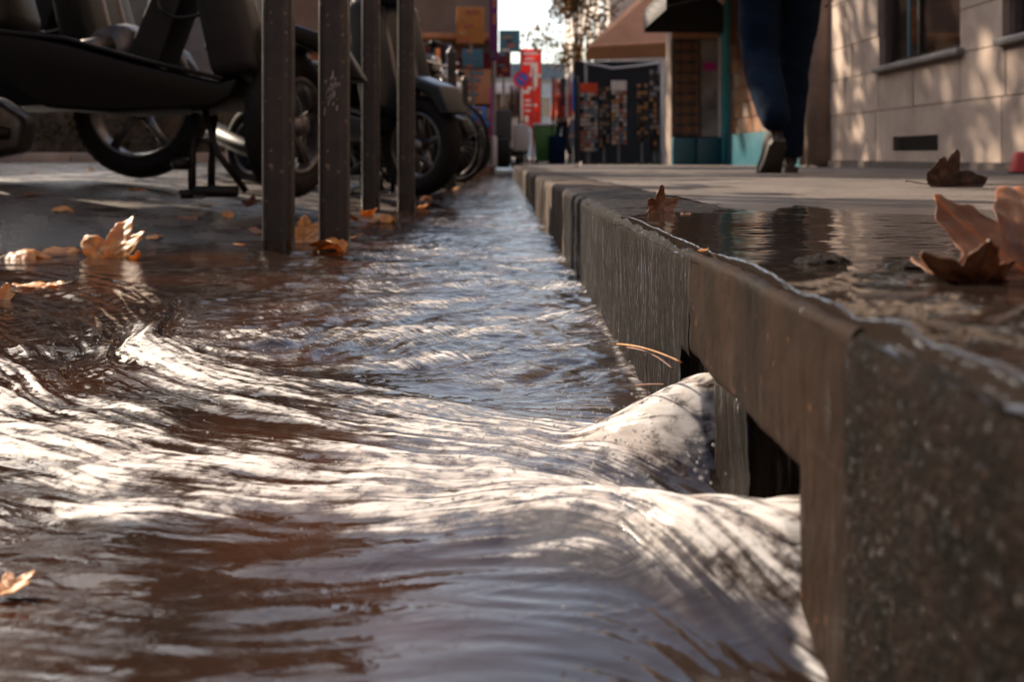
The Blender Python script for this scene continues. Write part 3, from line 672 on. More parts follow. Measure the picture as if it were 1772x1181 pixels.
for i, (px_, Y_, lb) in enumerate([
    (48, 3.1, 'dry leaf scrap on the road below the near scooter exhaust, at the left'), (95, 2.75, 'torn leaf scrap just behind the tan crumpled leaf'),
    (262, 2.55, 'small curled leaf scrap right of the large upright leaf'), (318, 2.9, 'leaf scrap midway between the upright leaf and the first post'),
    (392, 3.05, 'leaf scrap on the wet road below the tip of the scooter stand'), (452, 2.7, 'leaf scrap touching the left side of the first post'),
    (60, 5.6, 'far dry leaf under the spoked wheel of the scooter behind'), (262, 5.2, 'far dry leaf just right of the spoked scooter wheel'), (150, 6.6, 'farthest dry leaf near the pale kerb across the road'),
    (638, 3.7, 'dry leaf between the third and the fourth post'), (728, 4.3, 'wet leaf at the water edge right of the fourth post'), (742, 5.4, 'leaf at the tyre of the slate scooter by the water'),
    (785, 7.2, 'leaf by the bicycle wheels at the gutter edge'), (800, 9.0, 'farthest leaf at the gutter edge beside the bicycles')]):
    x_ = place(px_, Y_); z_ = max(gz(x_, Y_), -H - GR * Y_) + .004
    leaf(sr.uniform(.03, .06), (x_, Y_, z_), (sr.uniform(-15, 15), sr.uniform(-30, 10), sr.uniform(0, 360)), sr.choice(['orange', 'orange', 'brown']), lb, seed=50 + i, curl=sr.uniform(-1.4, 1.4), fold=sr.uniform(-.5, .5), stem=False)
# pavement
lf(1140, 366, 1.20, 0.034, (5, -70, 105), 'brown', 'small curled brown leaf standing in the puddle beyond the slab', seed=21, curl=.9, fold=.4, twist=.6)
lf(1180, 374, 1.15, 0.014, (0, 0, 20), 'pink', 'tiny leaf tip beside the small curled brown leaf', seed=22, curl=.5, fold=.3, stem=False, lobes=3)
lf(1625, 322, 2.2, 0.10, (62, 10, 4), 'dark', 'dark dry leaf curled on the dry pavement by the wall', seed=23, curl=1.0, fold=.9)
lf(1205+10, 424+10, 0.66, 0.005, (0, 0, 20), 'orange', 'tiny orange crumb on the slab edge', seed=24, curl=.5, fold=.3, stem=False, lobes=3)
lf(1790, 490, 0.53, 0.078, (16, -66, 64), 'pink', 'large rosy leaf rearing up at the right frame edge', seed=25, curl=-.9, fold=.35)
lf(1690, 500, 0.50, 0.042, (15, -4, 200), 'brown', 'folded rust leaf lying under the large rosy leaf', seed=26, curl=1.0, fold=.6)
lf(1000, 288, 6.6, 0.05, (0, -20, 30), 'dark', 'small dark leaf far along the pavement near the kerb', seed=27, curl=1, fold=.4)

# dry grass stems caught at the outlet
for i, (a_, b_, c_, lb) in enumerate([((1068, 596, .735), (1120, 598, .70), (1180, 628, .66), 'long pale dry grass stem arching in front of the kerb outlet'),
        ((1085, 602, .73), (1130, 606, .70), (1165, 640, .665), 'shorter dry grass stem just under the long arching one'),
        ((1100, 668, .71), (1130, 664, .69), (1150, 666, .675), 'stub of dry grass lying at the water line by the outlet')]):
    q = [P(*v) for v in (a_, b_, c_)]
    for v in q: v.x = min(v.x, A - .004)
    t_ = mesh_stem = MB().tube(arc(q[0], q[1] , q[2], 12), [.0007] * 6 + [.0005] * 7, 6).build('grass_stem', LM['pink'] if i else LM['orange'], None, True)
    tag(t_, lb, 'grass stem', 'dry grass stems at the outlet')

# ------------------------------------------------------------------ metal posts
def post(x, y, wpx, label):
    z0 = float(road_z(x, y)) - 0.03
    root = empty('metal_post', (x, y, z0), 0, label, 'post', 'metal posts along the gutter')
    w_ = 0.069 / 2
    prof = []
    for (sx, sy, a0) in ((1, 1, 0), (-1, 1, 90), (-1, -1, 180), (1, -1, 270)):
        for k_ in range(5):
            a_ = R(a0 + k_ * 22.5); c_ = w_ - 0.018
            prof.append((sx * c_ + 0.018 * math.cos(a_), sy * c_ + 0.018 * math.sin(a_)))
    def ext(z0_, z1_, s=1.0, s1=None):
        s1 = s1 or s; vs = [(p[0] * s, p[1] * s, z0_) for p in prof] + [(p[0] * s1, p[1] * s1, z1_) for p in prof]; n = len(prof)
        return vs, [(i, (i + 1) % n, n + (i + 1) % n, n + i) for i in range(n)] + [tuple(range(n - 1, -1, -1)), tuple(range(n, 2 * n))]
    a = MB(); a.add(*ext(0.085, 1.05)); a.build('shaft', M['post'], root, False)
    b_ = MB(); b_.add(*ext(-0.1, 0.085, 1.03)); b_.build('wet_foot', M['rust'], root, False)
    c_ = MB(); c_.add(*ext(1.05, 1.07, 1.12)); c_.add(*ext(1.07, 1.12, 1.1, .3)); c_.build('cap', M['post'], root, False)
    return root
p1 = post(-0.525, 2.32, 52, 'nearest thick metal post, left of the pair')
p2 = post(-0.402, 2.36, 52, 'second thick metal post with a pale scrape mark')
post(-0.535, 4.00, 30, 'third post, slim, behind the scooter body')
post(-0.402, 4.10, 30, 'fourth post standing in the shallow water')
post(-0.535, 6.0, 30, 'post hidden among the parked two wheelers'); post(-0.40, 7.6, 30, 'post further up the gutter by the bicycles')
post(-0.40, 10.2, 30, 'farthest slim post at the end of the row')
# scrape on the second post: chipped patches standing a hair proud
sm = MB()
for i in range(26):
    a_ = rnd.gauss(0, .009); z_ = rnd.gauss(0.43, .022); l_ = rnd.uniform(.006, .022)
    sm.add([(a_ - .0022, -.0352, z_), (a_ + .0022, -.0352, z_ + .002), (a_ + .003, -.0352, z_ + l_), (a_ - .001, -.0352, z_ + l_ * .9)], [(0, 1, 2, 3)])
sm.build('paint_scrape', M['scrape'], p2)

# ------------------------------------------------------------------ wheels, scooters, bicycles
def wheel(parent, loc, r, wd, name='wheel', steer=0, spokes=5, hexa=False, thin=False):
    root = empty(name, loc); root.parent = parent; root.rotation_euler = (0, 0, steer)
    t = MB(); n = 48; m_ = 14
    vs = []; fs = []
    for i in range(n):
        a_ = 2 * math.pi * i / n
        for k_ in range(m_):
            b_ = 2 * math.pi * k_ / m_
            tr = wd / 2; rr_ = r - tr * (.9) + tr * .9 * math.cos(b_); 
            y_ = tr * math.sin(b_)
            vs.append((rr_ * math.cos(a_), y_, rr_ * math.sin(a_)))
    for i in range(n):
        for k_ in range(m_):
            fs.append((i * m_ + k_, i * m_ + (k_ + 1) % m_, ((i + 1) % n) * m_ + (k_ + 1) % m_, ((i + 1) % n) * m_ + k_))
    t.add(vs, fs)
    if not thin:
        for i in range(44):      # tread blocks
            a_ = 2 * math.pi * i / 44
            for s_ in (-1, 1):
                Mx = Matrix.Rotation(-a_, 4, 'Y') @ Matrix.Translation((r - .008, s_ * wd * .2, 0)) @ Matrix.Rotation(s_ * .5, 4, 'X')
                t.box((-.006, -wd * .12, -r * .05), (.0005, wd * .12, r * .05), 0, Mx)
    t.build('tyre', M['rubber'], root, True)
    rm = MB(); ri = r - wd * .85
    for s_ in (-1, 1):
        rm.tube([(ri * math.cos(a), s_ * wd * .32, ri * math.sin(a)) for a in [2 * math.pi * i / 40 for i in range(40)]], wd * .10 if not thin else .008, 8, closed=True)
    if not thin:
        vs = []; 
        for i in range(40):
            a_ = 2 * math.pi * i / 40
            vs += [((ri - .004) * math.cos(a_), -wd * .34, (ri - .004) * math.sin(a_)), ((ri - .018) * math.cos(a_), 0, (ri - .018) * math.sin(a_)), ((ri - .004) * math.cos(a_), wd * .34, (ri - .004) * math.sin(a_))]
        rm.add(vs, [(i * 3 + k_, i * 3 + k_ + 1, ((i + 1) % 40) * 3 + k_ + 1, ((i + 1) % 40) * 3 + k_) for i in range(40) for k_ in (0, 1)])
    rm.build('rim', M['alloy'], root, True)
    sp = MB()
    for i in range(spokes):
        a_ = 2 * math.pi * i / spokes + .3
        c_, s_ = math.cos(a_), math.sin(a_)
        if thin: sp.tube([(0, 0, 0), (ri * c_, 0, ri * s_)], .0015, 4)
        else: sp.tube([(.03 * c_, 0, .03 * s_), (ri * .55 * c_, 0, ri * .55 * s_), (ri * c_, 0, ri * s_)], [.026, .016, .022], 8, flat=1.0)
    sp.tube([(0, -wd * .5, 0), (0, wd * .5, 0)], .035 if not thin else .018, 16)
    sp.build('spokes', M['alloy'], root, True)
    return root

def scooter(loc, rz, label, wr=.25, body='black', panel='greyp', steer=0.0, stand=True, slope_=0.0):
    """x forward, origin on the ground under the middle"""
    s = empty('scooter', loc, rz, label, 'scooter', 'scooters parked beside the road')
    wheel(s, (-.64, 0, wr), wr, .115, 'rear_wheel')
    wheel(s, (.64, 0, wr), wr, .105, 'front_wheel', steer)
    # footboard hull, pointed at the back
    prism('footboard', [(-.36, .545), (-.30, .57), (-.05, .515), (.20, .445), (.46, .385), (.52, .40), (.50, .33), (.44, .30), (.1, .285), (-.12, .30), (-.22, .36), (-.32, .47)], -.20, .20, M[body], s, .014, taper=.96)
    prism('board_trim', [(-.355, .552), (-.05, .522), (.20, .452), (.46, .392), (.46, .405), (.20, .465), (-.05, .535), (-.35, .567)], -.208, .208, M['plastic'], s, .004)
    prism('rear_body', [(-.95, .62), (-.90, .80), (-.55, .84), (-.30, .80), (-.24, .58), (-.33, .50), (-.45, .40), (-.70, .46)], -.15, .15, M[body], s, .04, taper=.85)
    prism('seat', [(-1.0, .82), (-.98, .93), (-.62, .91), (-.55, .86), (-.20, .84), (-.14, .79), (-.35, .78), (-.9, .78)], -.14, .14, M['plastic'], s, .03, taper=.9)
    prism('engine', [(-.80, .16), (-.78, .34), (-.42, .36), (-.30, .28), (-.32, .16), (-.5, .12)], .05, .17, M['engine'], s, .03)
    prism('leg_shield', [(.42, .38), (.30, .95), (.36, 1.02), (.44, 1.0), (.56, .55), (.58, .40)], -.21, .21, M[panel], s, .035, taper=.92)
    prism('inner_panel', [(.10, .46), (.22, .46), (.40, .95), (.33, .98), (.28, .9)], -.10, .10, M['greyp'], s, .012)
    prism('front_fender', [(.40, .48), (.46, .57), (.64, .60), (.82, .54), (.90, .40), (.84, .40), (.76, .49), (.64, .54), (.52, .50), (.47, .42)], -.075, .075, M[body], s, .015)
    f = MB()
    for sy in (-.075, .075): f.tube([(.44, sy, .95), (.53, sy, .62), (.64, sy, wr)], .018, 10)
    f.build('fork', M['engine'], s, True)
    h = MB(); h.tube([(.26, -.36, 1.10), (.34, -.2, 1.08), (.38, 0, 1.05), (.34, .2, 1.08), (.26, .36, 1.10)], .014, 10); hb = h.build('handlebar', M['black'], s, True)
    for sy in (-1, 1):
        MB().tube([(.285, sy * .27, 1.095), (.25, sy * .38, 1.105)], .019, 10).build('grip', M['rubber'], hb, True)
        MB().tube([(.33, sy * .2, 1.08), (.33, sy * .28, 1.24)], .005, 6).tube([(.33, sy * .28 - .06, 1.27), (.335, sy * .28 + .06, 1.27)], .035, 10).build('mirror', M['black'], s, True)
    prism('head_cowl', [(.28, 1.0), (.30, 1.12), (.42, 1.16), (.52, 1.06), (.48, .96)], -.12, .12, M[panel], s, .03)
    MB().tube([(.50, 0, 1.05), (.535, 0, 1.05)], [.075, .06], 20).build('headlight', M['lamp'], s, True)
    MB().tube([(-.95, 0, .70), (-.985, 0, .70)], [.06, .05], 14).build('tail_light', M['redlens'], s, True)
    e = MB(); e.tube([(-.25, -.16, .22), (-.5, -.18, .24), (-.95, -.19, .38)], [.02, .045, .05], 12); e.build('exhaust', M['plastic'], s, True)
    MB().tube(arc((.34, -.12, 1.0), (.10, -.16, .50), (.42, -.18, .62), 12), .006, 6).build('cable', M['black'], s, True)
    MB().tube([(.05, -.05, .50), (.04, .10, .53)], [.09, .085], 16).tube([(-.08, -.1, .49), (.04, -.03, .53)], .035, 10).build('engine_cover', M['engine'], s, True)
    if stand:
        c = MB()
        for sy in (-.10, .12): c.tube([(.34, sy, .29), (.33, sy, .10), (.33, sy, .012)], .014, 8)
        c.tube([(.33, -.10, .20), (.33, .12, .20)], .012, 8)
        c.tube([(.38, -.12, .30), (.42, -.13, .16), (.52, -.14, .03)], .011, 8)
        c.tube([(.31, -.16, .02), (.37, -.10, .02)], .016, 8)
        c.tube([(.36, -.17, .03), (.50, -.17, .03)], .020, 10)
        c.tube([(.28, -.14, .12), (.32, -.10, .12)], .020, 8)
        c.build('centre_stand', M['plastic'], s, True)
    return s

def gz(x, y): return float(road_z(x, y))
def place(px, Y): return (px - 872) * Y / F
sA = scooter((-1.37, 3.42, gz(-1.2, 3.4) + .005), R(0), 'black scooter parked side on, nearest in the top left', wr=.25, steer=R(72))
sA.scale = (1, 1, 1)
sB = scooter((-2.36 + .20, 4.25, -.103 + 0.004), R(-6), 'dark scooter behind the nearest one, spoked wheel showing below it', wr=.292, panel='black', stand=False)
sC = scooter((-.92, 5.35, gz(-.9, 5.3)), R(-38), 'slate scooter turned toward the gutter behind the metal posts', wr=.25, panel='bluep', body='bluep')
sD = scooter((-1.12, 6.7, gz(-1.0, 6.7)), R(-30), 'black scooter further along, third in the row', wr=.25, panel='black')
sE = scooter((-1.2, 8.3, gz(-1.1, 8.3)), R(-24), 'dark scooter at the far end of the row before the bicycles', wr=.25, panel='greyp')
scooter((-1.08, 9.4, gz(-1.0, 9.4)), R(-28), 'black scooter fifth in the row, half hidden by the slate one', wr=.25, panel='black', stand=False)
scooter((-1.0, 10.8, gz(-1.0, 10.8)), R(-34), 'slate grey scooter sixth in the row near the bicycles', wr=.25, panel='bluep', stand=False)
scooter((-.98, 12.6, gz(-1.0, 12.6)), R(-30), 'farthest black scooter before the shop front', wr=.25, panel='greyp', stand=False)
MB().tube(arc((-.02, -.30, .86), (.10, -.33, .66), (-.12, -.30, .50), 10), .022, 12).build('chrome_guard', M['chrome'], sC, True)

def bicycle(loc, rz, label, col):
    b = empty('bicycle', loc, rz, label, 'bicycle', 'bicycles parked past the scooters')
    r = .34
    for x in (-.52, .54): wheel(b, (x, 0, r), r, .035, 'wheel', 0, 20, thin=True)
    f = MB(); bb = (-.08, 0, .28); st = (-.2, 0, .80); hd = (.36, 0, .86); hl = (.39, 0, .70)
    for a_, c_ in ((bb, st), (st, hd), (bb, hl), (hd, hl)): f.tube([a_, c_], .017, 8)
    for sy in (-.06, .06): f.tube([(-.52, sy, r), bb], .009, 6); f.tube([(-.52, sy, r), st], .008, 6); f.tube([hl, (.42, sy, .62), (.54, sy, r)], .011, 6)
    f.build('frame', col, b, True)
    h = MB(); h.tube([(.36, 0, .86), (.345, 0, 1.0)], .013, 8); h.tube([(.18, -.29, 1.05), (.33, -.22, 1.04), (.36, 0, 1.0), (.33, .22, 1.04), (.18, .29, 1.05)], .012, 8)
    h.build('handlebar', M['chrome'], b, True)
    MB().tube([st, (-.235, 0, .93)], .013, 8).tube([(-.38, 0, .95), (-.28, 0, .955), (-.10, 0, .94)], [.07, .06, .018], 10, flat=1.0).build('saddle', M['black'], b, True)
    c = MB(); c.tube([(-.08, -.05, .28), (-.08, .05, .28)], .085, 18); c.tube([(-.08, -.06, .28), (.02, -.07, .15)], .009, 6); c.tube([(-.08, .06, .28), (-.18, .07, .41)], .009, 6)
    c.box((-.02, -.15, .135), (.06, -.06, .155)); c.box((-.22, .06, .40), (-.14, .15, .42)); c.build('crankset', M['engine'], b, True)
    MB().tube([(.42, 0, .80), (.47, 0, .80)], [.03, .045], 10).build('lamp', M['lamp'], b, True)
    MB().tube(arc((-.88, 0, .38), (-.80, 0, .74), (-.45, 0, .72), 10), .018, 6, flat=1.6).build('mudguard', M['black'], b, True)
    return b
bikespec = [(-.80, 8.85, -40, 'black', 'black bicycle leaning in the row just past the scooters'), (-.86, 10.1, -44, 'chrome', 'silver bicycle second past the scooters'),
            (-.85, 11.7, -44, 'wooda', 'brown bicycle third past the scooters'), (-.85, 13.8, -40, 'black', 'farthest dark bicycle in the row')]
for x, y, a_, c_, lb in bikespec:
    bicycle((x, y, gz(x, y)), R(a_), lb, M[c_])

# ------------------------------------------------------------------ people
def skinmesh(name, nodes, edges, m, parent, sub=2, root_i=0):
    me = bpy.data.meshes.new(name); me.from_pydata([n_[0] for n_ in nodes], edges, []); 
    o = link(name, me, m, parent, False)
    sk = o.modifiers.new('skin', 'SKIN'); sk.use_smooth_shade = True
    if not me.skin_vertices: me.skin_vertices.new()
    for i, n_ in enumerate(nodes):
        r_ = n_[1]; me.skin_vertices[0].data[i].radius = r_ if isinstance(r_, tuple) else (r_, r_)
        me.skin_vertices[0].data[i].use_root = (i == root_i)
    sb = o.modifiers.new('sub', 'SUBSURF'); sb.levels = sub; sb.render_levels = sub
    return o

def shoe(parent, heel, yaw, pitch):
    s = empty('shoe', heel); s.parent = parent; s.rotation_euler = (pitch, 0, yaw)
    secs = [(-.045, .026, .085), (-.02, .037, .10), (.04, .038, .10), (.09, .040, .075), (.15, .048, .058), (.20, .042, .045), (.235, .018, .03)]
    vs = []; fs = []; n = 12
    for y, hw, h_ in secs:
        for k_ in range(n):
            a_ = 2 * math.pi * k_ / n; c_, s_ = math.cos(a_), math.sin(a_)
            vs.append((hw * c_, y, .018 + (h_ * (.5 + .5 * s_) if True else 0)))
    for i in range(len(secs) - 1):
        for k_ in range(n): fs.append((i * n + k_, i * n + (k_ + 1) % n, (i + 1) * n + (k_ + 1) % n, (i + 1) * n + k_))
    fs += [tuple(range(n)), tuple(range(len(vs) - 1, len(vs) - n - 1, -1))]
    mesh('upper', vs, fs, M['shoe'], s, True)
    vs = []; 
    for y, hw, h_ in secs: vs += [(-hw * 1.05, y, 0), (hw * 1.05, y, 0), (hw * 1.05, y, .026), (-hw * 1.05, y, .026)]
    fs = [(0, 1, 2, 3), tuple(range(len(vs) - 1, len(vs) - 5, -1))]
    for i in range(len(secs) - 1):
        for k_ in range(4): fs.append((i * 4 + k_, (i + 1) * 4 + k_, (i + 1) * 4 + (k_ + 1) % 4, i * 4 + (k_ + 1) % 4))
    mesh('sole', vs, fs, M['sole'], s, False)

def person(loc, rz, label, trouser, top, scale=1.0, hairlen=0.0, group='people on the pavement', wide=1.0):
    """walks toward +y, left leg behind with lifted heel"""
    p = empty('person', loc, rz, label, 'person', group); p.scale = (scale,) * 3
    hip = (0, 0, .95)
    LH, RH = (-.095, .0, .90), (.095, .0, .90)
    LK, RK = (-.088, .02, .50), (.092, .14, .49)
    LA, RA = (-.082, -.23, .20), (.098, .20, .09)
    toeL = (-.085, -.10, .03)
    nodes = [((0, 0, 1.0), .12), (LH, .085), (LK, .055), (LA, .036), (RH, .085), (RK, .055), (RA, .036), ((0, 0, 1.22), .12), ((0, .0, 1.42), .10),
             ((0, 0, 1.50), .05), ((0, .01, 1.60), .072), ((0, .012, 1.70), .085), ((-.17, 0, 1.42), .05), ((-.23, .03, 1.16), .038), ((-.24, .15, .94), .026),
             ((.17, 0, 1.42), .05), ((.23, -.04, 1.15), .038), ((.25, .02, .91), .026)]
    ed = [(0, 1), (1, 2), (2, 3), (0, 4), (4, 5), (5, 6), (0, 7), (7, 8), (8, 9), (9, 10), (10, 11), (8, 12), (12, 13), (13, 14), (8, 15), (15, 16), (16, 17)]
    # hands: palm and five fingers each
    for base_i, sx in ((14, -1), (17, 1)):
        bx, by, bz = nodes[base_i][0]; pi_ = len(nodes)
        nodes.append(((bx, by + .01, bz - .055), .022)); ed.append((base_i, pi_))
        for f_ in range(4):
            a = len(nodes); y_ = by - .018 + .018 * f_; ln = (.055, .068, .072, .062)[f_]
            nodes.append(((bx, y_ + .01, bz - .10), .0085)); nodes.append(((bx - sx * .012, y_ + .012, bz - .10 - ln * .55), .0078)); nodes.append(((bx - sx * .03, y_ + .012, bz - .10 - ln * .85), .006))
            ed += [(pi_, a), (a, a + 1), (a + 1, a + 2)]
        a = len(nodes); nodes.append(((bx - sx * .01, by + .045, bz - .06), .01)); nodes.append(((bx - sx * .018, by + .06, bz - .09), .008)); ed += [(pi_, a), (a, a + 1)]
    skinmesh('body', nodes, ed, M['skin'], p, 2)
    w_ = wide
    tn = [((0, -.01, .98), (.165, .125)), ((-.098, -.01, .86), .098 * w_), ((-.092, .02, .68), .088 * w_), ((-.088, .03, .52), .076 * w_), ((-.085, -.07, .38), .076 * w_), ((-.083, -.17, .27), .064 * w_), ((-.083, -.225, .19), .058 * w_),
          ((.098, .0, .86), .098 * w_), ((.098, .07, .68), .088 * w_), ((.096, .14, .51), .076 * w_), ((.098, .165, .36), .074 * w_), ((.1, .185, .22), .062 * w_), ((.1, .195, .10), .060 * w_), ((.1, .198, .065), .064 * w_)]
    te = [(0, 1), (1, 2), (2, 3), (3, 4), (4, 5), (5, 6), (0, 7), (7, 8), (8, 9), (9, 10), (10, 11), (11, 12), (12, 13)]
    tr = skinmesh('trousers', tn, te, trouser, p, 3)
    tx = bpy.data.textures.get('folds') or bpy.data.textures.new('folds', 'CLOUDS'); tx.noise_scale = 0.07
    dm = tr.modifiers.new('folds', 'DISPLACE'); dm.texture = tx; dm.strength = 0.016; dm.mid_level = 0.5; dm.texture_coords = 'LOCAL'
    jn = [((0, 0, .93), (.19, .14)), ((0, 0, 1.10), (.175, .13)), ((0, 0, 1.30), (.185, .13)), ((0, 0, 1.44), (.13, .10)), ((0, 0, 1.50), .07),
          ((-.18, 0, 1.40), .07), ((-.235, .03, 1.17), .056), ((-.245, .13, .97), .044), ((.18, 0, 1.40), .07), ((.235, -.04, 1.16), .056), ((.25, .01, .94), .044)]
    skinmesh('jacket', jn, [(0, 1), (1, 2), (2, 3), (3, 4), (3, 5), (5, 6), (6, 7), (3, 8), (8, 9), (9, 10)], top, p, 2)
    hv = bpy.data.meshes.new('hair'); bm = bmesh.new(); bmesh.ops.create_icosphere(bm, subdivisions=4, radius=.112)
    for v in list(bm.verts):
        if v.co.y > .04 and v.co.z < .05: v.co *= .8
        v.co.z = max(v.co.z, -.07 - hairlen) * 1.05; v.co *= 1 + .03 * mn.noise(v.co * 30)
    bm.to_mesh(hv); bm.free(); ho = link('hair', hv, M['hair'], p); ho.location = (0, -.008, 1.705)
    fc = MB(); fc.tube([(0, .09, 1.69), (0, .118, 1.665)], [.01, .016], 8); fc.build('nose', M['skin'], p, True)
    for sx in (-1, 1): MB().tube([(sx * .032, .082, 1.70), (sx * .032, .094, 1.70)], [.014, .009], 8).build('eye', M['white'], p, True)
    shoe(p, (-.083, -.215, .105), 0, R(-46)); shoe(p, (.10, .195, 0), R(-6), 0)
    return p
zp = lambda x, y: float(pave_z(x, y)) + 0.0065
person((1.285, 4.62, zp(1.28, 4.6)), R(2), 'walker in dark blue jeans and grey shoes, seen from behind on the pavement', M['denim'], M['coat'], 1.04, wide=1.12)
person((1.15, 19.5, zp(1, 19.5)), R(150), 'distant pedestrian in an orange jacket by the green bin', M['coat'], M['orange'], .93)
person((1.36, 20.4, zp(1, 20.4)), R(20), 'small distant pedestrian in pale blue beside the postcard racks', mat('pale_denim', (0.22, 0.26, 0.34), rough=.8, scale=8), mat('blue_coat', (0.10, 0.13, 0.2), rough=.8, scale=8), .62)
person((.62, 30, zp(1, 20)), R(190), 'far pedestrian in dark clothes down the street', M['coat'], M['coat'], .95)

# ------------------------------------------------------------------ right facade with stone blocks
XW = 3.0
facade = empty('stone_facade', (XW, 7.5, -.12), 0, 'pale limestone building side on the right with dappled sunlight', 'building')
def fpart(mb, name, m, parent=facade, **kw):
    mb.v = [(v[0] - XW, v[1] - 7.5, v[2] + .12) for v in mb.v]
    return mb.build(name, m, parent, **kw)
wb = MB(); wb.box((XW + .05, -6, -.4), (XW + .5, 9.9, .66)); wb.box((XW + .05, 7.95, .66), (XW + .5, 9.9, 3)); wb.box((XW + .05, 5.95, .66), (XW + .5, 6.55, 3)); wb.box((XW + .05, 3.2, .66), (XW + .5, 4.4, 3)); wb.box((XW + .05, -6, .66), (XW + .5, 1.8, 3)); wb.box((XW + .05, -6, 3), (XW + .5, 9.9, 15))
fpart(wb, 'wall', M['mortar'])
courses = [(-.05, .352), (.356, .668), (.672, .95), (.954, 1.35), (1.354, 1.75), (1.754, 2.2), (2.204, 2.7), (2.704, 3.2)]
wins = [(6.55, 7.95), (4.4, 5.95), (1.8, 3.2)]
for ci, (z0, z1) in enumerate(courses):
    js = [9.88, 9.15, 8.57, 8.04, 6.62, 5.99, 5.0, 4.0, 3.0, 2.0, 1.0, 0, -1.2] if ci % 2 == 0 else [9.88, 9.3, 8.75, 7.98, 7.3, 6.55, 5.95, 4.45, 3.5, 2.5, 1.4, .4, -1.2]
    for a_, b_ in zip(js[1:], js[:-1]):
        segs = [(a_, b_)]
        if z0 > .66 and z1 < 3.0:
            for w0, w1 in wins:
                ns = []
                for s0, s1 in segs:
                    if s1 <= w0 or s0 >= w1: ns.append((s0, s1))
                    else:
                        if s0 < w0 - .05: ns.append((s0, w0))
                        if s1 > w1 + .05: ns.append((w1, s1))
                segs = ns
        for s0, s1 in segs:
            if ci == 0 and s0 <= 6.88 < s1: # vent block, leave a hole
                mb = MB(); mb.box((XW, s0 + .006, z0), (XW + .049, 6.88, z1)); mb.box((XW, 7.68, z0), (XW + .049, s1 - .006, z1))
                mb.box((XW, 6.88, .14), (XW + .049, 7.68, z1)); mb.box((XW, 6.88, z0), (XW + .049, 7.68, .03))
                fpart(mb, 'stone', M['limestone']); continue
            d = rnd.uniform(0, .006)
            fpart(MB().box((XW - d, s0 + .006, z0 + .002), (XW + .049, s1 - .006, z1 - .002)), 'stone', M[rnd.choice(['limestone', 'limestone2'])])
pl = MB(); pl.box((XW - .03, -1.2, -.3), (XW + .03, 9.9, -.052)); fpart(pl, 'plinth', M['mortar'])
co = MB(); co.tube([(XW - .02, 9.3, -.1), (XW - .02, 9.3, 4.0)], .16, 20); fpart(co, 'half_column', M['limestone2'], smooth=True)
dp = MB(); dp.tube([(XW - .06, 9.75, -.1), (XW - .06, 9.75, 4.0)], .05, 12); fpart(dp, 'drainpipe', M['zinc'], smooth=True)
vt = MB(); vt.box((XW + .055, 6.88, .03), (XW + .065, 7.68, .14))
for i in range(4): vt.box((XW + .0, 6.88, .045 + i * .024), (XW + .05, 7.68, .052 + i * .024), 0, None)
fpart(vt, 'vent_grille', M['cavity'])
for i, (w0, w1) in enumerate(wins):
    wn = MB(); fw = .05
    for a_, b_, c_, d_ in ((w0, w0 + fw, .70, 3), (w1 - fw, w1, .70, 3), (w0, w1, .70, .75), (w0, w1, 2.95, 3)): wn.box((XW + .10, a_, c_), (XW + .15, b_, d_))
    wn.box((XW + .10, (w0 + w1) / 2 + .18, .7), (XW + .15, (w0 + w1) / 2 + .22, 3)) 
    wf = fpart(wn, 'window', M['wframe'])
    g = MB(); g.box((XW + .13, w0 + fw, .75), (XW + .135, w1 - fw, 2.95)); g.v = [(v[0] - XW, v[1] - 7.5, v[2] + .12) for v in g.v]; g.build('pane', M['glass'], wf)
    s_ = MB(); s_.box((XW - .05, w0 - .06, .655), (XW + .12, w1 + .06, .70)); s_.v = [(v[0] - XW, v[1] - 7.5, v[2] + .12) for v in s_.v]; s_.build('sill', M['zinc'], wf, bevel=.008)
    if i == 0:
        t_ = MB(); t_.box((XW + .09, 7.58, .75), (XW + .10, 7.62, 2.95)); t_.v = [(v[0] - XW, v[1] - 7.5, v[2] + .12) for v in t_.v]; t_.build('teal_strip', M['teal'], wf)
for fl in range(3):
    for k_ in range(5):
        y_ = -4 + k_ * 2.8; z_ = 4.3 + fl * 3.3
        q = MB(); q.box((XW + .0, y_, z_), (XW + .06, y_ + 1.1, z_ + 2.1)); wf = fpart(q, 'window', M['glass'])
        r_ = MB(); r_.box((XW - .08, y_ - .1, z_ - .12), (XW + .05, y_ + 1.2, z_ - .002)); r_.v = [(v[0] - XW, v[1] - 7.5, v[2] + .12) for v in r_.v]; r_.build('sill', M['limestone'], wf)
uw = MB(); uw.box((XW + .02, -6, 3.21), (XW + .05, 9.9, 15)); fpart(uw, 'upper_wall', M['limestone'])
cn = MB(); cn.box((XW - .25, -6, 3.25), (XW + .02, 9.9, 3.45)); cn.box((XW - .3, -6, 14.8), (XW + .02, 9.9, 15.1)); fpart(cn, 'cornice', M['limestone2'])

# red cone-like bin foot at right edge
r_ = empty('red_marker', P(1768, 290, 4.6), 0, 'squat red plastic marker at the foot of the wall, right edge', 'marker')
r_.location.z = zp(0, 4.6)
MB().tube([(0, 0, 0), (0, 0, .01), (0, 0, .085), (0, 0, .10)], [.056, .053, .040, .03], 20).build('body', M['red'], r_, True)
MB().tube([(0, 0, .0), (0, 0, .008)], .062, 20).build('rim', M['black'], r_, True)

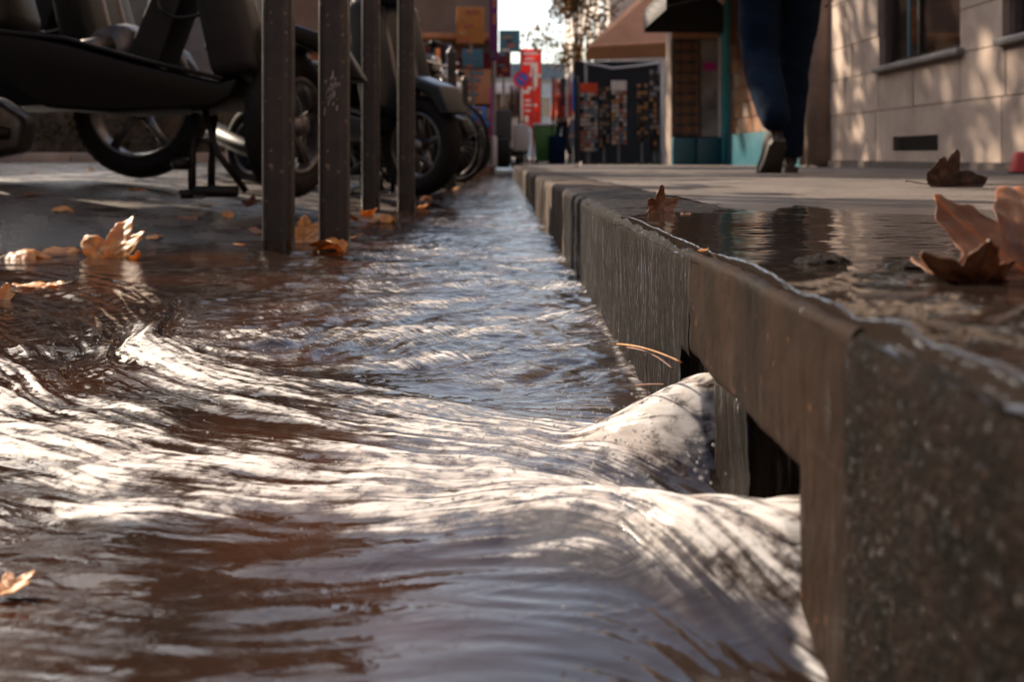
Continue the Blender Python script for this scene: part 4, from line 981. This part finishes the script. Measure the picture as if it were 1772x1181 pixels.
# ------------------------------------------------------------------ teal shop
shop = empty('teal_shop', (3.0, 13.0, -.14), 0, 'shop with teal base, slatted shutter and black awning', 'shop')
def sp(mb, name, m, parent=shop, **kw):
    o_ = Vector((3.0, 13.0, -.14)); mb.v = [tuple(Vector(v) - o_) for v in mb.v]; return mb.build(name, m, parent, **kw)
YS = 13.6
sp(MB().box((2.30, YS + .12, -.3), (5.0, YS + .55, 3.2)), 'shop_wall', M['umber'])
sp(MB().box((XW + .06, 9.95, -.3), (XW + .5, YS + .1, 12)), 'side_wall', M['umber'])
sp(MB().box((2.30, YS - .02, -.3), (2.62, YS + .11, .235)), 'teal_panel', M['teal'], bevel=.01)
sp(MB().box((2.635, YS - .02, -.3), (2.96, YS + .11, .235)), 'teal_panel', M['teal'], bevel=.01)
sp(MB().box((2.97, YS - .10, -.3), (3.10, YS + .11, 3.2)), 'teal_post', M['tealb'], bevel=.01)
sp(MB().box((2.99, 9.98, -.3), (3.055, YS - .11, .27)), 'teal_plinth', M['teal'], bevel=.01)
# shutter slats, each its own piece
for i in range(30):
    z = .25 + i * .048
    sp(MB().box((2.335, YS + .05, z), (2.655, YS + .09 , z + .040)), 'slat', M['wooda' if i % 3 else 'woodb'])
for k_ in range(5):
    sp(MB().box((2.335 + k_ * .078, YS + .02, .24), (2.347 + k_ * .078, YS + .045, 1.70)), 'mullion', M['woodb' if k_ % 2 else 'wooda'])
sp(MB().box((2.30, YS + .01, .24), (2.333, YS + .1, 1.72)), 'frame', M['wframe']); sp(MB().box((2.66, YS + .01, .24), (2.69, YS + .1, 1.72)), 'frame', M['wframe'])
sp(MB().box((2.70, YS + .04, .25), (2.93, YS + .07, 1.58)), 'poster_board', mat('poster_grey', (0.26, 0.25, 0.25), (0.07, 0.07, 0.08), rough=.4, scale=2.6))
sp(MB().box((2.73, YS + .02, 1.16), (2.91, YS + .035, 1.27)), 'poster', M['magenta'])
sp(MB().box((2.933, YS + .0, .24), (2.968, YS + .08, 1.62)), 'white_trim', M['white'])
sp(MB().box((2.30, YS + .0, 1.60), (2.93, YS + .035, 1.72)), 'lintel', M['canvas'])
for j in range(14):
    z = .28 + j * .2
    for k_ in range(8):
        y = 10.05 + k_ * .42 + (.2 if j % 2 else 0)
        if y + .40 < YS - .12: sp(MB().box((3.035, y, z), (3.058, y + .40, z + .185)), 'brick', M['wooda' if (j + k_) % 3 else 'umber'])
aw = MB()
aw.add([(2.06, 10.6, 1.75), (2.06, YS + .3, 1.75), (3.05, YS + .3, 2.6), (3.05, 10.6, 2.6), (2.06, 10.6, 1.78), (2.06, YS + .3, 1.78), (3.05, YS + .3, 2.63), (3.05, 10.6, 2.63)],
       [(0, 1, 2, 3), (7, 6, 5, 4), (0, 4, 5, 1), (1, 5, 6, 2), (2, 6, 7, 3), (3, 7, 4, 0)])
AW = empty('black_awning', (3.0, YS, 1.7), 0, 'black shop awning with a dark lettered valance above the slatted shutter', 'awning')
def ap(mb, name, m, **kw):
    mb.v = [(v[0] - 3.0, v[1] - YS, v[2] - 1.7) for v in mb.v]; return mb.build(name, m, AW, **kw)
# awning lies along the street: front edge parallel to the kerb, back end closed
ax0, ay0, ay1 = 1.90, 11.6, YS - .14
ab = MB(); ab.add([(ax0, ay0, 1.95), (ax0, ay1, 1.95), (3.0, ay1, 2.75), (3.0, ay0, 2.75), (ax0, ay0, 1.92), (ax0, ay1, 1.92), (3.0, ay1, 2.72), (3.0, ay0, 2.72)],
       [(0, 1, 2, 3), (7, 6, 5, 4), (0, 4, 5, 1), (1, 5, 6, 2), (2, 6, 7, 3), (3, 7, 4, 0)])
ap(ab, 'canopy', M['blackcan'])
ap(MB().box((ax0 - .012, ay0, 1.70), (ax0, ay1, 1.95)), 'valance', M['valance'])
ap(MB().add([(ax0, ay1, 1.66), (2.97, ay1, 1.66), (2.97, ay1, 2.74), (ax0, ay1, 1.95), (ax0, ay1 + .02, 1.66), (2.97, ay1 + .02, 1.66), (2.97, ay1 + .02, 2.74), (ax0, ay1 + .02, 1.95)],
            [(0, 1, 2, 3), (7, 6, 5, 4), (0, 4, 5, 1), (1, 5, 6, 2), (2, 6, 7, 3), (3, 7, 4, 0)]), 'side_flap', M['blackcan'])
for k_ in range(8):
    y = ay1 - .2 - k_ * .22
    g = MB(); g.box((ax0 - .016, y - .10, 1.76), (ax0 - .012, y - .085, 1.88)); g.box((ax0 - .016, y - .02, 1.76), (ax0 - .012, y - .005, 1.88)); g.box((ax0 - .016, y - .085, 1.81 if k_ % 2 else 1.86), (ax0 - .012, y - .02, 1.825 if k_ % 2 else 1.875))
    ap(g, 'letter', M['white'])
for y in (ay0 + .02, ay1 - .03): ap(MB().tube([(ax0, y, 1.94), (3.0, y, 2.2)], .012, 6), 'strut', M['zinc'])

# ------------------------------------------------------------------ market stalls further on
st = empty('market_stall', (2.2, 17.5, -.17), 0, 'souvenir stall under a sloping tan awning', 'stall')
def stp(mb, name, m, **kw):
    mb.v = [(v[0] - 2.2, v[1] - 17.5, v[2] + .17) for v in mb.v]; return mb.build(name, m, st, **kw)
def quadslab(p, th=.02):
    p = [Vector(q) for q in p]; n_ = (p[1] - p[0]).cross(p[3] - p[0]).normalized() * th
    return MB().add(p + [q + n_ for q in p], [(0, 1, 2, 3), (7, 6, 5, 4), (0, 4, 5, 1), (1, 5, 6, 2), (2, 6, 7, 3), (3, 7, 4, 0)])
Yw = 16.6
stp(quadslab([P(1018, 82, Yw), P(1168, 74, Yw), P(1300, -160, Yw + 2.2), P(1120, -20, Yw + 1.6)]), 'canopy', M['canvas'])
stp(quadslab([P(1012, 104, Yw), P(1166, 98, Yw), P(1168, 74, Yw), P(1018, 82, Yw)]), 'valance', M['canvas2'])
stp(MB().tube([P(1012, 108, Yw - .05), P(1060, 118, Yw - .05), P(1100, 114, Yw - .05), P(1140, 108, Yw - .05)], .02, 8), 'rolled_tarp', M['white'], smooth=True)
for px in (1014, 1142): stp(MB().tube([P(px, 108, Yw), P(px, 284, Yw)], .022, 8), 'pole', M['zinc'], smooth=True)
stp(MB().box(tuple(P(1148, 284, Yw)), (P(1163, 284, Yw).x, Yw + .3, P(0, 100, Yw).z)), 'white_pillar', M['white'])
stp(MB().box((P(1005, 0, Yw).x, Yw + 1.5, -.25), (P(1163, 0, Yw).x, Yw + 1.6, 1.7)), 'back_panel', M['blackcan'])
def rack(px0, px1, py0, py1, Y, label, pal, dens, topcol=None):
    a, b = P(px0, py1, Y), P(px1, py0, Y)
    rt = empty('display_rack', ((a.x + b.x) / 2, Y, zp(a.x, Y)), 0, label, 'display rack', 'souvenir racks on the pavement'); o_ = rt.location.copy()
    def q(mb, n, m, **kw):
        mb.v = [tuple(Vector(v) - o_) for v in mb.v]; return mb.build(n, m, rt, **kw)
    q(MB().box((a.x, Y, a.z), (b.x, Y + .03, b.z)), 'board', M['blackcan'])
    q(MB().tube([((a.x + b.x) / 2, Y + .05, o_.z), ((a.x + b.x) / 2, Y + .05, b.z)], .02, 8), 'pole', M['zinc'])
    fb = MB(); fb.box((a.x, Y - .15, o_.z), (b.x, Y + .15, o_.z + .03)); q(fb, 'foot', M['wframe'])
    nx_, nz_ = dens; wv, hv = (b.x - a.x) / nx_, (b.z - a.z) / nz_
    for i in range(nx_):
        for j in range(nz_):
            if rnd.random() < .12: continue
            x_ = a.x + i * wv; z_ = a.z + j * hv
            q(MB().box((x_ + .12 * wv, Y - .03 - rnd.uniform(0, .03), z_ + .1 * hv), (x_ + .9 * wv, Y - .012, z_ + .9 * hv)), 'card', CARDS[rnd.choice(pal)])
    if topcol: q(MB().box((a.x, Y - .02, b.z), (b.x, Y + .02, b.z + .15)), 'header', topcol)
rack(1004, 1034, 160, 262, 15.6, 'postcard rack with an orange header, leftmost of the souvenir racks', [0, 0, 5, 2, 1], (5, 14), M['orange'])
rack(1037, 1054, 150, 255, 15.9, 'dark narrow rack second from the left', [4, 4, 3, 5], (3, 14))
rack(1058, 1084, 156, 250, 15.4, 'bright postcard rack third from the left under a white card', [0, 1, 3, 5, 0, 2], (4, 12), M['white'])
rack(1102, 1120, 145, 245, 15.8, 'dark rack of small brown goods, fourth from the left', [4, 3, 4], (3, 16))
rack(1124, 1142, 120, 262, 16.1, 'dark rack of hanging goods beside the white pillar', [4, 4, 5, 3], (3, 15))

# green bin
gb = empty('wheelie_bin', (P(942, 0, 18).x, 18, zp(0, 18)), 0, 'green wheelie bin with pale lid at the far end of the pavement', 'bin')
vs = [(-.15, -.2, .05), (.15, -.2, .05), (.15, .2, .05), (-.15, .2, .05), (-.20, -.25, .68), (.20, -.25, .68), (.20, .25, .68), (-.20, .25, .68)]
mb = MB().add(vs, [(0, 3, 2, 1), (4, 5, 6, 7), (0, 1, 5, 4), (1, 2, 6, 5), (2, 3, 7, 6), (3, 0, 4, 7)]); mb.build('body', M['green'], gb, bevel=.02)
MB().box((-.215, -.27, .685), (.215, .27, .73)).build('lid', M['white'], gb, bevel=.015)
for sx in (-.13, .13): MB().tube([(sx - .02, .2, .06), (sx + .02, .2, .06)], .06, 14).build('wheel', M['rubber'], gb, True)

# no-parking sign
sg = empty('no_parking_sign', (P(922, 0, 22).x, 22, zp(0, 22)), 0, 'round blue and red no parking sign on a thin reddish pole', 'road sign')
hz_ = P(0, 137, 22).z - sg.location.z; ox = P(903, 0, 22).x - sg.location.x
MB().tube([(0, 0, 0), (0, 0, hz_ + .25)], .022, 8).build('pole', M['red'], sg, True)
MB().tube([(0, 0, hz_), (ox, -.02, hz_)], .012, 6).build('bracket', M['zinc'], sg, True)
def disc(r0, r1, y, m, name, n=32):
    vs = [(ox + r * math.cos(2 * math.pi * i / n), y + dy_, hz_ + r * math.sin(2 * math.pi * i / n)) for dy_ in (0, .006) for r in (r0, r1) for i in range(n)]
    fs = []
    for i in range(n):
        j = (i + 1) % n
        fs += [(i, j, n + j, n + i), (2 * n + i, 3 * n + i, 3 * n + j, 2 * n + j), (n + i, n + j, 3 * n + j, 3 * n + i), (i, 2 * n + i, 2 * n + j, j)]
    mesh(name, vs, fs, m, sg)
disc(.001, .135, -.060, M['blue'], 'blue_face'); disc(.132, .19, -.066, M['signred'], 'red_ring')
Mr = Matrix.Translation((ox, -.07, hz_)) @ Matrix.Rotation(R(45), 4, 'Y'); MB().box((-.135, -.004, -.02), (.135, .004, .02), 0, Mr).build('red_bar', M['signred'], sg)

# red vertical banner with pale lettering
bn = empty('red_banner', P(918, 150, 27), 0, 'tall red vertical banner with glowing pale lettering', 'banner'); o_ = bn.location
def bp_(px0, py0, px1, py1, m, name, dy=0, rot=0):
    a, b = P(px0, py1, 27), P(px1, py0, 27); MB().box((a.x - o_.x, dy - .02, a.z - o_.z), (b.x - o_.x, dy, b.z - o_.z)).build(name, m, bn, bevel=.01)
bp_(900, 84, 937, 220, M['redglow'], 'cloth')
WB = mat('white_lettering', (0.85, 0.8, 0.75), rough=.6, scale=5)
for a_ in [(906, 90, 931, 95), (908, 100, 925, 104), (905, 108, 930, 112), (918, 112, 930, 128), (914, 128, 936, 134), (920, 134, 930, 150), (912, 150, 926, 156), (905, 156, 916, 162), (908, 172, 918, 176), (908, 180, 930, 184), (908, 190, 918, 193), (908, 200, 914, 212)]:
    bp_(*a_, WB, 'lettering', -.025)
for px in (901, 936): MB().tube([tuple(P(px, 84, 27) - o_), tuple(P(px, 290, 27) - o_)], .025, 6).build('pole', M['zinc'], bn)

# ------------------------------------------------------------------ far street buildings
def building(x0, x1, y0, y1, h, m, label, floors, cols, face='x', shopcol=None, zb_=-.4, side=1):
    b = empty('building', ((x0 + x1) / 2, (y0 + y1) / 2, zb_), 0, label, 'building'); o_ = b.location.copy()
    def q(a, c, name, mt, par=b, **kw):
        mb = MB().box(a, c); mb.v = [tuple(Vector(v) - o_) for v in mb.v]; return mb.build(name, mt, par, **kw)
    q((x0, y0, zb_), (x1, y1, h), 'wall', m); q((x0 - .2, y0 - .2, h), (x1 + .2, y1 + .2, h + .25), 'cornice', M['limestone2'])
    q((x0 + .5, y0 + .5, h + .25), (x1 - .5, y1 - .5, h + 1.8), 'roof', M['roofz'])
    xf = x0 if side < 0 else x1
    n_y = cols
    for f_ in range(floors):
        z0 = 3.6 + f_ * 3.1
        if z0 + 2 > h: break
        for k_ in range(n_y):
            yy_ = y0 + (k_ + .5) * (y1 - y0) / n_y
            wf = q((xf - .06, yy_ - .55, z0), (xf + .06, yy_ + .55, z0 + 2.0), 'window', M['white'])
            q((xf - .08, yy_ - .47, z0 + .08), (xf + .08, yy_ + .47, z0 + 1.92), 'pane', M['glass'], wf)
    nx_ = max(1, int((x1 - x0) / 2.4))
    for f_ in range(floors):
        z0 = 3.6 + f_ * 3.1
        if z0 + 2 > h: break
        for k_ in range(nx_):
            xx_ = x0 + (k_ + .5) * (x1 - x0) / nx_
            wf = q((xx_ - .5, y0 - .06, z0), (xx_ + .5, y0 + .02, z0 + 2.0), 'window', M['white'])
            q((xx_ - .42, y0 - .08, z0 + .08), (xx_ + .42, y0 - .06, z0 + 1.92), 'pane', M['glass'], wf)
    return b
building(3.6, 12, 34, 60, 13, M['pale'], 'pale far building behind the souvenir stall', 3, 7, side=-1)
building(5.2, 14, 18.5, 32, 11, M['beige'], 'beige building behind the tan awning', 3, 4, side=-1)
building(-26, -1.2, 36, 62, 6.8, M['umber'], 'brown far building on the left behind the purple banner', 4, 7, side=1)
building(-30, -14, 4, 22, 7.5, M['beige'], 'long building across the road beyond the trees', 3, 5, side=1)
building(-30, -14, 24, 44, 8, M['pale'], 'second building across the road beyond the trees', 3, 5, side=1)
building(-13, 3.4, -26, -16, 15, M['umber'], 'brown unseen building added behind the camera to cut sky fill', 4, 5, side=1)  # added out of view to block sky light on camera-facing surfaces
building(-30, -14, -18, 2, 9, M['pale'], 'building across the road behind the camera', 3, 5, side=1)
building(-2, 10, 95, 110, 7, M['pale'], 'small pale building closing the end of the street', 1, 3, side=-1)

def panel(name, px0, py0, px1, py1, Y, m, label, cat, th=.05, stand=True):
    a, b = P(px0, py1, Y), P(px1, py0, Y); c = (a + b) / 2
    rt = empty(name, (c.x, Y, min(a.z, b.z)), 0, label, cat)
    MB().box((a.x - c.x, -th, 0), (b.x - c.x, 0, b.z - a.z)).build('panel', m, rt, bevel=.01)
    W_, H_ = b.x - a.x, b.z - a.z
    for k_ in range(5):
        if W_ > .08 and rnd.random() < .85:
            z_ = (k_ + .15) / 5 * H_; x_ = rnd.uniform(-.42, -.1) * W_
            MB().box((x_, -th - .012, z_), (x_ + rnd.uniform(.25, .5) * W_, -th - .001, z_ + rnd.uniform(.06, .14) * H_)).build('print', rnd.choice(CARDS), rt)
    if stand:
        zg = zp(0, Y) - a.z
        if zg < -.05: MB().tube([(0, 0, zg), (0, 0, .05)], .03, 8).build('support', M['zinc'], rt)
    return rt
kb = empty('shop_kiosk', (-1.6, 17.4, -.3), 0, 'brown shop front behind the bicycles hung with posters', 'shop')
def kp(a, c, name, m): 
    mb = MB().box(a, c); mb.v = [(v[0] + 1.6, v[1] - 17.4, v[2] + .3) for v in mb.v]; return mb.build(name, m, kb)
kp((-4.2, 17.4, -.3), (-.16, 20, 2.85), 'wall', M['umber'])
for i in range(9):
    kp((-3.9 + i * .42, 17.34, .5), (-3.9 + i * .42 + .34, 17.395, 1.15), 'window', M['glass'])
    kp((-3.9 + i * .42, 17.30, 1.3), (-3.9 + i * .42 + .36, 17.39, 1.3 + rnd.uniform(.2, .5)), 'hanging_cloth', rnd.choice([M['orange'], M['white'], M['coat'], M['darkred'], M['canvas'], M['sky_blue_cloth'], M['beige']]))
    kp((-3.9 + i * .42, 17.1, -.3), (-3.9 + i * .42 + .3, 17.39, rnd.uniform(.0, .3)), 'crate', rnd.choice([M['wooda'], M['white'], M['coat'], M['canvas']]))
kp((-4.2, 16.9, 2.0), (-.1, 17.39, 2.08), 'awning_slab', M['canvas'])
panel('orange_poster', 790, 12, 838, 76, 16.8, M['ochre'], 'orange poster panel above the bicycles', 'poster')
panel('purple_banner', 847, -40, 862, 105, 16.6, M['purple'], 'tall purple banner at the left of the sky gap', 'banner')
panel('magenta_banner', 848, 150, 852, 240, 15, M['magenta'], 'narrow magenta strip banner above the bicycles', 'banner')
panel('teal_board', 800, 85, 836, 118, 16.7, M['sky_blue_cloth'], 'teal board below the orange poster', 'board')
panel('blue_board', 818, 185, 842, 215, 14, M['blue'], 'small blue panel low behind the bicycles', 'board')
panel('blue_tarpaulin', 864, 52, 900, 90, 24, M['sky_blue_cloth'], 'slate blue tarpaulin roof under the sky gap', 'tarpaulin')
panel('red_awning_board', 858, 90, 884, 134, 20, M['darkred'], 'dark red shop awning below the blue tarpaulin', 'awning')
panel('poster_board', 786, 120, 850, 180, 16.75, M['canvas'], 'tan shop board behind the bicycles', 'board')
# white van
vn = empty('van', (P(872, 0, 21).x, 22.0, -.3), 0, 'pale van parked at the far end of the gutter', 'van')
pf = [(-.0, .25), (0, 1.75), (.10, 1.9), (2.9, 1.9), (3.4, 1.2), (4.1, 1.0), (4.2, .25)]
mb = prism('body', pf, -.42, .42, M['white'], vn, .06); mb.rotation_euler = (0, 0, R(90))
MB().box((-.36, -.06, 1.15), (.36, -.045, 1.65)).build('rear_window', M['glass'], vn)
MB().box((-.43, -.08, .28), (.43, -.01, .45)).build('bumper', M['black'], vn, bevel=.02)
for x_ in (-.37, .37):
    MB().box((x_ - .04, -.05, .6), (x_ + .04, -.01, .85)).build('tail_light', M['redlens'], vn)
    for y_ in (.7, 3.3): MB().tube([(x_ - .08, y_, .3), (x_ + .08, y_, .3)], .3, 18).build('wheel', M['rubber'], vn, True)
# dark suitcases / crates for sale
for i, (px, py0, py1, Y, m_, lb) in enumerate([(872, 190, 245, 17, 'valance', 'dark upright suitcase left of the pavement end'), (868, 240, 290, 16.2, 'black', 'black crate standing below the suitcase'),
                                          (902, 215, 262, 17.5, 'pale', 'pale printed shopping bag beside the kerb end'), (846, 235, 290, 15.2, 'pale', 'white plastic crate behind the last bicycle'),
                                          (965, 235, 282, 17.5, 'denim', 'dark blue parcel right of the green bin')]):
    a, b = P(px - 14, py1, Y), P(px + 14, py0, Y)
    rt = empty('crate', ((a.x + b.x) / 2, Y, min(a.z, zp(0, Y)) if i in (1, 3, 4) else a.z), 0, lb, 'crate' if i in (1, 3) else 'bag')
    h_ = b.z - rt.location.z
    MB().box((-(b.x - a.x) / 2, 0, 0), ((b.x - a.x) / 2, .3, h_)).build('body', M[m_], rt, bevel=.03)
    MB().tube(arc((-.05, .15, h_), (0, .15, h_ + .12), (.05, .15, h_), 8), .01, 6).build('handle', M['black'], rt, True)

# clothes rails and hanging goods by the pavement end
for (px0, px1, Y, zt_, lb, cols) in [(956, 1000, 17.6, 1.55, 'rail of bright hanging clothes left of the postcard racks', ['orange', 'orange', 'darkred', 'denim', 'pale', 'red', 'blue', 'coat']),
                                     (884, 900, 19.0, 1.5, 'narrow rail of dark hanging clothes left of the red banner', ['coat', 'umber', 'darkred', 'coat']),
                                     (700, 780, 15.6, 1.9, 'long rail of mixed hanging clothes behind the last scooters', ['coat', 'ochre', 'umber', 'pale', 'darkred', 'denim', 'canvas', 'coat', 'blue'])]:
    x0_, x1_ = P(px0, 0, Y).x, P(px1, 0, Y).x; gz_ = zp(0, Y)
    rt = empty('clothes_rail', ((x0_ + x1_) / 2, Y, gz_), 0, lb, 'clothes rail'); hw_ = (x1_ - x0_) / 2
    MB().tube([(-hw_, 0, 0), (-hw_, 0, zt_), (hw_, 0, zt_), (hw_, 0, 0)], .015, 6).build('frame', M['zinc'], rt, True)
    n_ = len(cols)
    for i, c_ in enumerate(cols):
        x_ = -hw_ + (i + .5) * 2 * hw_ / n_; w2 = hw_ / n_ * rnd.uniform(.7, .95); l_ = rnd.uniform(.5, .85)
        MB().add([(x_ - w2 * .4, -.02, zt_ - .03), (x_ + w2 * .4, -.02, zt_ - .03), (x_ + w2, -.03, zt_ - .12), (x_ + w2 * .9, -.05, zt_ - l_), (x_ - w2 * .9, -.05, zt_ - l_), (x_ - w2, -.03, zt_ - .12),
                  (x_ - w2 * .4, .02, zt_ - .03), (x_ + w2 * .4, .02, zt_ - .03), (x_ + w2, .03, zt_ - .12), (x_ + w2 * .9, .05, zt_ - l_), (x_ - w2 * .9, .05, zt_ - l_), (x_ - w2, .03, zt_ - .12)],
                 [(0, 1, 2, 3, 4, 5), (11, 10, 9, 8, 7, 6)] + [(k_, k_ + 6, (k_ + 1) % 6 + 6, (k_ + 1) % 6) for k_ in range(6)]).build('garment', M[c_], rt)

# spray thrown up by the two streams
dm_ = bpy.data.materials.new('droplet'); dm_.use_nodes = True; pb = dm_.node_tree.nodes['Principled BSDF']
pb.inputs['Base Color'].default_value = (.9, .9, .9, 1); pb.inputs['Roughness'].default_value = .05; pb.inputs['Transmission Weight'].default_value = .7; pb.inputs['IOR'].default_value = 1.33
bm = bmesh.new(); dr = random.Random(4)
for i in range(420):
    k_ = dr.random()
    if k_ < .25: x_, y_, z_ = dr.gauss(.06, .03), dr.gauss(.66, .03), -.19 + dr.expovariate(70)
    elif k_ < .5: x_, y_, z_ = dr.gauss(.05, .04), dr.gauss(.54, .04), -.18 + dr.expovariate(80)
    elif k_ < .8: x_, y_, z_ = dr.gauss(-.26, .10), dr.gauss(1.12, .10), -.214 + dr.expovariate(110)
    else: x_, y_, z_ = dr.gauss(-.1, .12), dr.gauss(.75, .12), -.205 + dr.expovariate(140)
    if x_ > A - .006: continue
    bmesh.ops.create_icosphere(bm, subdivisions=1, radius=dr.uniform(.0003, .0011), matrix=Matrix.Translation((x_, y_, z_)))
me = bpy.data.meshes.new('spray_droplets'); bm.to_mesh(me); bm.free()
tag(link('spray_droplets', me, dm_), 'fine clear droplets thrown up over the rushing water', 'droplets', None, 'stuff')

# ------------------------------------------------------------------ trees and hedge
def leafcloud(name, centres, nper, size, m, parent=None, squash=.8, lsize=(.05, .11), seed=0):
    rg = np.random.default_rng(seed); cs = np.array([c[:3] for c in centres]); rs = np.array([c[3] for c in centres])
    n = nper * len(centres); ci = np.repeat(np.arange(len(centres)), nper)
    d = rg.standard_normal((n, 3)); d /= np.linalg.norm(d, axis=1)[:, None]; rad = rg.random(n) ** .45
    p = cs[ci] + d * (rad * rs[ci])[:, None] * np.array([1, 1, squash])
    u = rg.standard_normal((n, 3)); u /= np.linalg.norm(u, axis=1)[:, None]; v = np.cross(u, rg.standard_normal((n, 3))); v /= np.linalg.norm(v, axis=1)[:, None]
    s = rg.uniform(*lsize, n)[:, None]
    q = np.stack([p - u * s, p - v * s * .7, p + u * s, p + v * s * .7], 1).reshape(-1, 3)
    me = bpy.data.meshes.new(name); me.vertices.add(n * 4); me.vertices.foreach_set('co', q.astype(np.float32).ravel())
    me.loops.add(n * 4); me.loops.foreach_set('vertex_index', np.arange(n * 4, dtype=np.int32)); me.polygons.add(n); me.polygons.foreach_set('loop_start', np.arange(0, n * 4, 4, dtype=np.int32))
    me.update(calc_edges=True)
    return link(name, me, m, parent, False)
def tree(x, y, h, cr, label, seed, dens=700, spread=1.0, m='leafa', ls=(.07, .13), cl=(.20, .38)):
    rg = random.Random(seed); t = empty('plane_tree', (x, y, -.15), 0, label, 'tree', 'street trees')
    tk = MB(); top = h * .45
    ts = min(1, h / 8); tk.tube([(0, 0, -.1), (.03, .02, top * .5), (rg.uniform(-.1, .1), 0, top)], [.20 * ts * ts, .16 * ts * ts, .12 * ts * ts], 12)
    cs = []
    for k_ in range(9):
        a_ = 2 * math.pi * k_ / 9 + rg.uniform(-.3, .3); rr_ = cr * rg.uniform(.35, .95) * spread; z_ = top + (h - top) * rg.uniform(.1, .95)
        e = Vector((rr_ * math.cos(a_), rr_ * math.sin(a_), z_)); tk.tube(arc((0, 0, top * .9), (e.x * .3, e.y * .3, (top + z_) / 2 + .4), e, 6), [q_ * ts * ts for q_ in (.08, .07, .06, .05, .04, .03, .02)], 7)
        for j in range(3):
            gs = min(.5, cr * .3); cs.append((e.x + rg.gauss(0, gs), e.y + rg.gauss(0, gs), e.z + rg.gauss(0, gs), cr * rg.uniform(*cl)))
    tk.build('trunk', M['bark'], t, True)
    leafcloud('crown', cs, dens, 1, M[m], t, .8, ls, seed)
    return t
tree(-5.2, 9.6, 8.5, 2.6, 'autumn plane tree beside the road, nearest on the left', 1, 120)
tree(-4.7, 14.0, 9.5, 2.6, 'autumn plane tree beside the road, second on the left', 2, 150)
tree(-5.6, 22.5, 9.5, 2.6, 'autumn plane tree beside the road, third on the left', 3, 260)
tree(-5.6, 0.0, 9, 2.6, 'autumn plane tree beside the road, behind the camera', 4, 200)
tree(-4.6, 28.0, 6.5, 2.6, 'autumn plane tree beside the road, farthest and lowest', 6, 260)
tree(1.62, 22.0, 4.4, .62, 'slender brown leaved tree at the far right edge of the sky gap', 5, 170, ls=(.03, .06), cl=(.6, .95))
hb = empty('hedge', (-7, 14.6, -.1), 0, 'clipped brown green hedge behind the pale kerb across the road', 'hedge')
leafcloud('hedge_leaves', [(-5 + i * .35, 0, .45 + .05 * math.sin(i), .42) for i in range(32)], 420, 1, M['hedge'], hb, 1.1, (.02, .05), 9)
MB().box((-5.2, -.2, -.05), (6.3, .25, .75)).build('branches', M['bark'], hb)
mk = empty('median_kerb', (-7, 13.8, -.11)); tag(mk, kind='structure')
for i in range(10):
    MB().box((-5 + i * 1.0, 0, -.1), (-5 + i * 1.0 + .985, .18, .14)).build('kerb_stone', M['limestone'], mk, bevel=.015)
